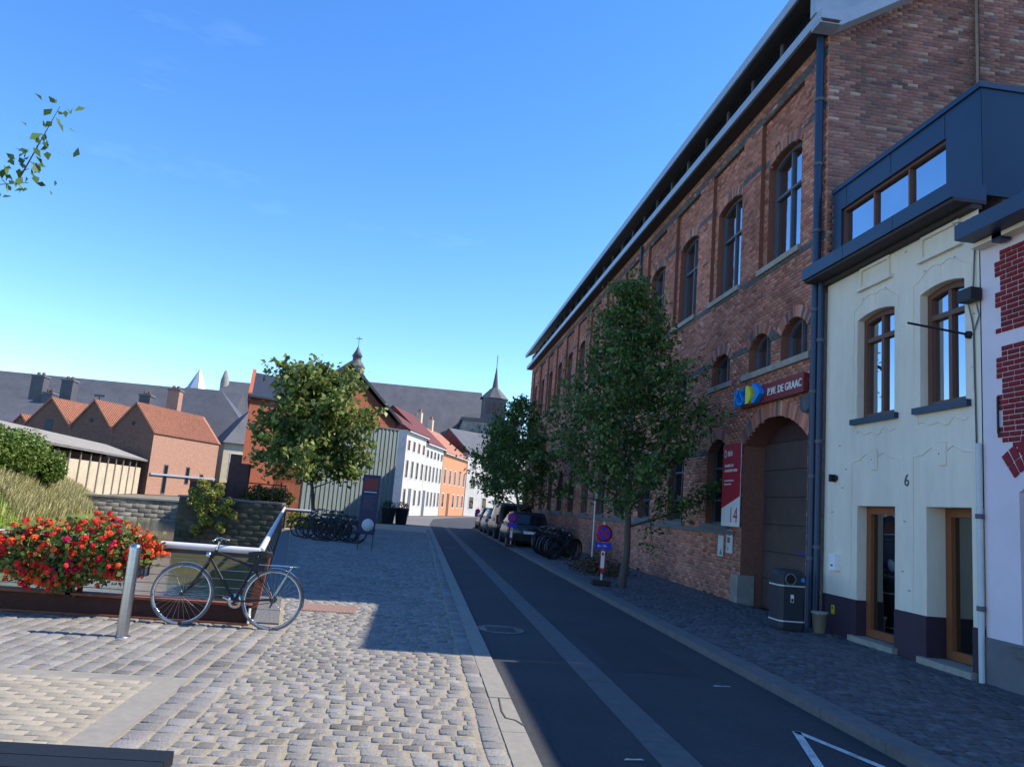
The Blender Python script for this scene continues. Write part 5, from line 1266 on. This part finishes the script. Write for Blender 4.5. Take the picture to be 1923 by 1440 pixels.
Acc().fbox(FT, lw_-1.9, lw_-1.5, 5.2, 6.0, -.02, .03).build('blind_window', 'reveal', th_)

# -- white terrace along the bend
rowA, rowB, rowC, rowD = (-1.60, 72.8), (2.38, 88.0), (5.9, 101.0), (17.0, 111.5)
def terrace(A_, B_, eave, ridge, m, rm, label, wins, chim=(), dep=8.0, kind='house', plinth=None):
    F_, L_ = plan(A_, B_)
    t = thing('terrace_house', label, kind, (A_[0], A_[1], 0), 0, 'terrace houses along the bend')
    bk = -F_.N
    Acc().prism([F_.p(0, 0), F_.p(L_, 0), F_.p(L_, eave), F_.p(0, eave)], bk*dep).build('wall', m, t)
    for sa in (-.02, L_-.10): Acc().prism([F_.p(sa, eave-.01, -.01), F_.p(sa, ridge-.15, -dep/2), F_.p(sa, eave-.01, -dep+.01)], F_.S*.12).build('gable', 'farb_plain' if m != 'plaster_o' else m, t)
    slab(t, [F_.p(-.1, eave, .35), F_.p(L_+.1, eave, .35), F_.p(L_+.1, ridge, -dep/2), F_.p(-.1, ridge, -dep/2)], .18, rm)
    slab(t, [F_.p(-.1, ridge, -dep/2), F_.p(L_+.1, ridge, -dep/2), F_.p(L_+.1, eave, -dep-.3), F_.p(-.1, eave, -dep-.3)], .18, rm)
    Acc().fbox(F_, -.05, L_+.05, eave-.16, eave-.02, 0.01, .30).build('gutter', 'offwhite', t)
    for (s0, s1, z0, z1, g) in wins:
        if g == 'door':
            A = Acc(); A.fbox(F_, s0, s1, z0, z1, -.02, .04); A.build('door', 'wood_brown' if m != 'plaster' else 'frame_grey', t)
        else: farwin(F_, t, s0, s1, z0, z1)
    for s_c, hgt in chim:
        ch = Acc(); ch.fbox(F_, s_c-.35, s_c+.35, ridge-1.2, ridge+hgt, -dep/2-.3, -dep/2+.3); co = ch.build('chimney', 'panel_cream', t)
        Acc().fbox(F_, s_c-.2, s_c+.2, ridge+hgt, ridge+hgt+.4, -dep/2-.15, -dep/2+.15).build('chimney_pot', 'rooftile', co)
    return t
mat('farb_plain', (.20, .045, .04), .9, .2, 3, .4, 20)
def lerp2(a, b, k): return (a[0]+(b[0]-a[0])*k, a[1]+(b[1]-a[1])*k)
def wingrid(L_, n, rows, w_=.95, door=0):
    out = []
    for r, (z0, z1) in enumerate(rows):
        for i in range(n):
            c = L_*(i+.5)/n
            out.append((c-w_/2, c+w_/2, 0.02 if (r == 0 and i == door) else z0, z1, 'door' if (r == 0 and i == door) else 'win'))
    return out
LR = math.hypot(rowB[0]-rowA[0], rowB[1]-rowA[1]); rows3 = [(.9, 2.6), (3.5, 5.3), (6.05, 7.2)]; rows2 = [(.9, 2.6), (3.6, 5.4)]
terrace(rowA, lerp2(rowA, rowB, .48), 8.0, 10.6, 'plaster', 'rooftile_red', 'three-storey white house with small attic windows next to the tin-clad house', wingrid(LR*.48, 4, rows3, door=1))
terrace(lerp2(rowA, rowB, .485), rowB, 7.5, 11.2, 'plaster', 'rooftile_red', 'white terrace house with steep red roof adjoining the orange house', wingrid(LR*.515, 5, rows3[:2]+[(5.95, 6.9)], door=0))
LO = math.hypot(rowC[0]-rowB[0], rowC[1]-rowB[1])
terrace((rowB[0]+.05, rowB[1]+.15), rowC, 7.2, 10.4, 'plaster_o', 'rooftile', 'orange plastered house with dark windows and two chimneys', wingrid(LO, 5, rows2, 1.1, 1), [(2.5, 1.4), (8, 1.2)])
LP = math.hypot(rowD[0]-rowC[0], rowD[1]-rowC[1])
terrace((rowC[0]+.1, rowC[1]+.1), rowD, 8.2, 11.5, 'plaster', 'slate', 'bright sunlit white house half hidden by the street trees', wingrid(LP, 6, rows3, 1.0, 2))
terrace((17.1, 111.6), (34, 121), 8.6, 12, 'plaster_y', 'rooftile', 'pale yellow house at the far turn of the street', wingrid(19, 7, rows3, 1.0, 2))

# -- sheds with three tiled gables
K = Vector((-26.0, 78.0, 0)); gd_ = Vector((-.955, .295, 0)); sd2 = Vector((.295, .955, 0))
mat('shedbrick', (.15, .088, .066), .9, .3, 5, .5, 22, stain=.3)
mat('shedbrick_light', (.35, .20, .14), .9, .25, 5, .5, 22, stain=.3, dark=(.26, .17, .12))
def shed(k0, wd, eave, ridge, length, label, hole, grp='gabled brick sheds'):
    t = thing('brick_shed', label, 'shed', (k0.x, k0.y, 0), 0, grp)
    F_ = Fr(k0, gd_, (0, 0, 1), -sd2)
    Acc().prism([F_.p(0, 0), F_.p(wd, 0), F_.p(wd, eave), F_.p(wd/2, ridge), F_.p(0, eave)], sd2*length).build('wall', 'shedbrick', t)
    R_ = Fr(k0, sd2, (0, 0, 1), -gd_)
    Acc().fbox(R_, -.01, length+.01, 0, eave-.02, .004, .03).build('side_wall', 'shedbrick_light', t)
    for a_, b_ in ((0, wd/2), (wd, wd/2)):
        ov = -.18 if a_ == 0 else .18
        e = F_.p(a_+ov, eave-.12, .15); r = F_.p(b_, ridge+.05, .15)
        n_ = int(length/.30); ro = slab(t, [e, r, r+sd2*(length+.3), e+sd2*(length+.3)], .10, 'rooftile')
        up_ = (r-e).cross(sd2).normalized(); up_ = up_ if up_.z > 0 else -up_
        A = Acc()
        for i in range(n_): A.tube([e+sd2*(i*.30+.1)+up_*.03, r+sd2*(i*.30+.1)+up_*.03], .055, 5, cap=False)
        stuff(A.build('tile_rolls', 'rooftile', ro))
    if hole == 'round':
        A = Acc(); A.lathe(F_.p(wd/2+.05, eave+.75, .0), [(.0, 0), (.25, 0)], 14, 'Y'); 
        A = Acc(); A.disc(F_, wd/2+.05, eave+.7, .015, .22, 16); A.build('round_vent', 'black', t)
    else: Acc().fbox(F_, wd/2-.55, wd/2+.35, eave-1.2, eave+.55, -.02, .03).build('loft_door', 'planter', t)
    return t, F_, R_
shA, FA, RA = shed(K, 4.65, 6.0, 8.75, 11.5, 'brick shed with sunlit side wall and round gable vent nearest the canal', 'round')
for s0, z0, z1 in ((2.3, .1, 3.0), (6.0, 1.2, 3.0), (8.6, 1.0, 2.4)):
    A = Acc(); A.fbox(RA, s0, s0+.7, z0, z1, .031, .06); o = A.build('window', 'frame_grey', shA); Acc().fbox(RA, s0+.1, s0+.6, z0+.1, z1-.1, .05, .065).build('pane', 'glass_dark', o)
Acc().fbox(RA, .2, 11.4, 1.9, 2.08, .06, .2).build('pipe', 'zinc', shA)
shed(K+gd_*4.68, 4.65, 6.0, 8.75, 11.5, 'middle brick shed with round vent between its two neighbours', 'round')
shed(K+gd_*9.36, 5.1, 6.0, 8.7, 11.5, 'brick shed with a blue loft door in its gable', 'door')
shed(K+gd_*15.1+sd2*2, 3.8, 4.9, 7.0, 9, 'small low brick shed at the end of the gabled row', 'round')
# lean-to along the canal bank before the sheds
lt = thing('lean_to_shed', 'long open lean-to with grey sheet roof and cream panels along the canal bank', 'shed', (-24, 60, 0))
LA, LB = (-20.6, 36.0), (-26.6, 78.5); FL, LL = plan(LA, LB)
slab(lt, [FL.p(0, 3.18, .35), FL.p(LL, 3.18, .35), FL.p(LL, 4.35, -3.6), FL.p(0, 4.35, -3.6)], .10, 'asbestos')
n_ = int(LL/2.6); rolls = Acc()
for i in range(n_):
    s_ = i*2.6
    Acc().fbox(FL, s_, s_+.10, 0, 3.0, 0.0, .08).build('post', 'stone', lt); Acc().fbox(FL, s_+.11, s_+2.59, 0, 2.45, -.1, -.02).build('panel', 'panel_cream', lt)
for i in range(int(LL/.25)): rolls.tube([FL.p(i*.25, 3.2, .36), FL.p(i*.25, 4.36, -3.6)], .04, 4, cap=False)
stuff(rolls.build('sheet_corrugation', 'asbestos', lt))
Acc().fbox(FL, 0, LL, 2.5, 3.0, -1.2, -1.1).build('back_board', 'shedbrick', lt)
Acc().fbox(FL, 0, LL, -.02, 4.2, -3.6, -3.4).build('rear_wall', 'shedbrick', lt)
# -- cream house between shed and tin-clad house
ch = thing('cream_house', 'small cream house with steep grey roof beyond the sheds', 'house', (-20, 94, 0))
CA, CB = (-23.0, 93.0), (-16.5, 96.5); FC, LC = plan(CA, CB)
Acc().prism([FC.p(0, 0), FC.p(LC, 0), FC.p(LC, 6.4), FC.p(0, 6.4)], -FC.N*8).build('wall', 'plaster_y', ch)
for s0 in (.8, 3.6): farwin(FC, ch, s0, s0+1.6, 2.2, 5.2)
A = Acc(); E = [FC.p(-.3, 6.35, .4), FC.p(LC+.3, 6.35, .4), FC.p(LC+.3, 6.35, -8.4), FC.p(-.3, 6.35, -8.4)]; RR = [FC.p(LC*.5, 11.0, -4), FC.p(LC*.5, 11.0, -4.4)]
A.add(E+RR, [(0, 1, 4), (1, 2, 5, 4), (2, 3, 5), (3, 0, 4, 5), (0, 3, 2, 1)]); A.build('roof', 'slate', ch)
# -- long convent roofs
cv_ = thing('long_slate_house', 'long building with a huge grey slate roof and many chimneys', 'building', (-50, 110, 0))
Acc().box(-95, -27, 108, 122, -.02, 8.0).build('wall', 'churchbrick', cv_)
Acc().prism([(-95.5, 107.5, 7.9), (-95.5, 115, 14.75), (-95.5, 122.5, 7.9)], (68.8, 0, 0)).build('roof', 'slate', cv_)
hr = thing('hipped_slate_house', 'steep hipped grey slate roof with a pointed turret behind the sheds', 'building', (-27, 100, 0))
A = Acc(); E = [(-34.5, 97, 6.5), (-20.2, 97, 6.5), (-20.2, 107, 6.5), (-34.5, 107, 6.5)]; A.add(E+[(-31, 102, 13.4), (-26.5, 102, 13.4)], [(0, 1, 5, 4), (1, 2, 5), (2, 3, 4, 5), (3, 0, 4), (0, 3, 2, 1)]); A.build('roof', 'slate', hr)
Acc().box(-34, -20.7, 97.4, 106.6, -.02, 6.5).build('wall', 'plaster_y', hr)
tp = at_y(376, 692, 104); 
A = Acc(); n = 8; b = [(tp.x+1.9*math.cos(2*PI*k/n+.39), 104+1.9*math.sin(2*PI*k/n+.39), tp.z-3.9) for k in range(n)]; A.add(b+[(tp.x, 104, tp.z)], [(k, (k+1) % n, n) for k in range(n)]); A.build('turret_roof', 'zinc', hr)
Acc().lathe((tp.x, 104, 0), [(1.5, 8), (1.5, tp.z-3.9)], 8).build('turret', 'plaster', hr)
for (u, v, u2, v2, yy, m_, lab) in ((60, 706, 88, 790, 100, 'slate', 'tall slate-hung chimney stack above the small low shed'), (116, 714, 145, 780, 100, 'slate', 'slate-hung chimney stack rising behind the gable with the loft door'), (262, 742, 292, 790, 96, 'slate', 'low slate chimney stack behind the shed with the sunlit side wall'), (316, 732, 346, 795, 94, 'shedbrick_light', 'tan brick chimney stack rising beside the hipped slate roof'), (80, 738, 104, 790, 97, 'slate', 'short squat slate stack in front of the tall slate chimneys')):
    p0, p1 = at_y(u, v, yy), at_y(u2, v2, yy)
    p1.x = p0.x+(p1.x-p0.x)*.55
    t = thing('chimney_stack', lab, 'chimney', (p0.x, yy, 0), 0, 'chimney stacks of the long slate roof')
    Acc().box(p0.x, p1.x, yy, yy+1.5, 5, p0.z).build('stack', m_, t)
    Acc().box(p0.x-.1, p1.x+.1, yy-.1, yy+1.6, p0.z, p0.z+.18).build('cap', 'bluestone', t)
    for k in (.3, .7): Acc().lathe((p0.x+(p1.x-p0.x)*k, yy+.7, p0.z+.18), [(.22, 0), (.18, .45), (0, .45)], 10).build('chimney_pot', 'churchbrick', t)
lo = thing('low_annex', 'dark low annex holding the foot of the slate chimneys', 'building', (-46, 98, 0))
Acc().box(-60, -28.2, 93.2, 101.8, -.02, 6.6).build('wall', 'churchbrick', lo); Acc().prism([(-60.3, 92.8, 6.5), (-60.3, 97.5, 9.6), (-60.3, 102, 6.5)], (32, 0, 0)).build('roof', 'slate', lo)
dn = thing('dish_antenna', 'weather vane on a thin mast above the middle gable', 'antenna', (-30, 81, 7))
p = at_y(187, 745, 81); Acc().tube([(p.x, 81, 7.5), (p.x, 81, p.z)], .05, 6).build('mast', 'darkmetal', dn); Acc().box(p.x-.5, p.x+.5, 80.95, 81.05, p.z, p.z+.22).build('vane', 'frame_grey', dn)

# -- the church
cu = thing('church', 'large church with long slate roof, stone transept and small spires', 'church', (-5, 128, 0))
Acc().box(-34, 9, 125, 141, -.02, 12.2).build('nave_wall', 'churchbrick', cu)
Acc().prism([(-14, 124.3, 12.0), (-14, 133, 20.9), (-14, 141.7, 12.0)], (23.3, 0, 0)).build('roof', 'slate', cu)
Acc().prism([(-34.3, 124.3, 12.0), (-34.3, 133, 18.7), (-34.3, 141.7, 12.0)], (20.29, 0, 0)).build('choir_roof', 'slate', cu)
Acc().lathe((-34, 132, 0), [(.7, 14), (.7, 18.6), (.25, 20.2), (0, 20.4)], 8).build('pinnacle', 'churchstone', cu)
for x in (-10, -4, 2): 
    A = Acc(); f = Fr((x, 125, 0), (1, 0, 0), (0, 0, 1), (0, -1, 0)); A.prism([f.p(-1, 3, .02), f.p(1, 3, .02), f.p(1, 9.5, .02), f.p(.55, 10.8, .02), f.p(0, 11.4, .02), f.p(-.55, 10.8, .02), f.p(-1, 9.5, .02)], f.N*.12); A.build('nave_window', 'glass_dark', cu)
Acc().box(5.6, 14.6, 117, 126, -.02, 14.2).build('transept', 'churchstone', cu)
Acc().prism([(5.3, 116.7, 14.1), (10.1, 121, 16.8), (14.9, 116.7, 14.1), (14.9, 127, 14.1), (5.3, 127, 14.1)][:1]+[(14.9, 116.7, 14.1), (14.9, 127, 14.1), (5.3, 127, 14.1)], (0, 0, .5)).build('transept_roof', 'slate', cu)
f = Fr((0, 117, 0), (1, 0, 0), (0, 0, 1), (0, -1, 0))
for x in (7.2, 10.2, 13.0):
    A = Acc(); A.prism([f.p(x-.8, 6, .02), f.p(x+.8, 6, .02), f.p(x+.8, 11.4, .02), f.p(x+.4, 12.5, .02), f.p(x, 13, .02), f.p(x-.4, 12.5, .02), f.p(x-.8, 11.4, .02)], f.N*.08); o = A.build('transept_window', 'glass_dark', cu)
    for dx in (-.3, .3): Acc().fbox(f, x+dx-.07, x+dx+.07, 6, 11.8, .1, .16).build('tracery', 'churchstone', o)
for x in (5.9, 8.7, 11.6, 14.3): Acc().fbox(f, x-.3, x+.3, 0, 13.6, 0.0, .7).build('buttress', 'churchstone', cu)
a_, b_ = at_y(905, 748, 124), at_y(951, 752, 124)
cx_ = (a_.x+b_.x)/2; hw_ = (b_.x-a_.x)/2*.92; zb = a_.z
Acc().box(cx_-hw_, cx_+hw_, 124-hw_, 124+hw_, 10, zb).build('tower', 'slate', cu)
for dx in (-1.0, 0, 1.0): Acc().box(cx_+dx-.32, cx_+dx+.32, 124-hw_-.06, 124-hw_, zb-2.6, zb-.7).build('belfry_louvre', 'churchbrick', cu)
sp = at_y(931, 692, 124)
A = Acc(); secs = [(hw_*1.25, zb), (hw_*.38, zb+1.75), (hw_*.27, zb+1.85), (hw_*.16, zb+3.4), (.02, sp.z+.6)]; vs = []
for r, z in secs: vs += [(cx_+r*math.cos(2*PI*k/8+PI/8)*1.08, 124+r*math.sin(2*PI*k/8+PI/8)*1.08, z) for k in range(8)]
A.add(vs, [(i*8+k, i*8+(k+1) % 8, i*8+8+(k+1) % 8, i*8+8+k) for i in range(4) for k in range(8)]); A.build('spire', 'slate', cu)
Acc().tube([(cx_, 124, sp.z), (cx_, 124, sp.z+2.2)], .06, 5).build('spire_cross', 'darkmetal', cu)
tt = at_y(672, 660, 133)
Acc().lathe((tt.x, 133, 0), [(1.75, 17), (1.75, 20.2), (2.1, 20.4), (1.45, 21.4), (1.3, 21.5), (1.3, 22.9), (1.6, 23.1), (1.0, 24.1), (.75, 24.3), (.75, 25.0), (.95, 25.1), (.35, 26.2), (.05, 27.0), (.05, 28.6)], 8).build('ridge_turret', 'slate', cu)
for k in range(8):
    th = 2*PI*k/8+PI/8; Acc().lathe((tt.x+1.45*math.cos(th), 133+1.45*math.sin(th), 21.5), [(.16, 0), (.16, 1.4)], 5).build('turret_column', 'churchstone', cu)
Acc().box(tt.x-.5, tt.x+.5, 132.97, 133.03, 28.2, 28.32).build('weather_vane', 'darkmetal', cu)
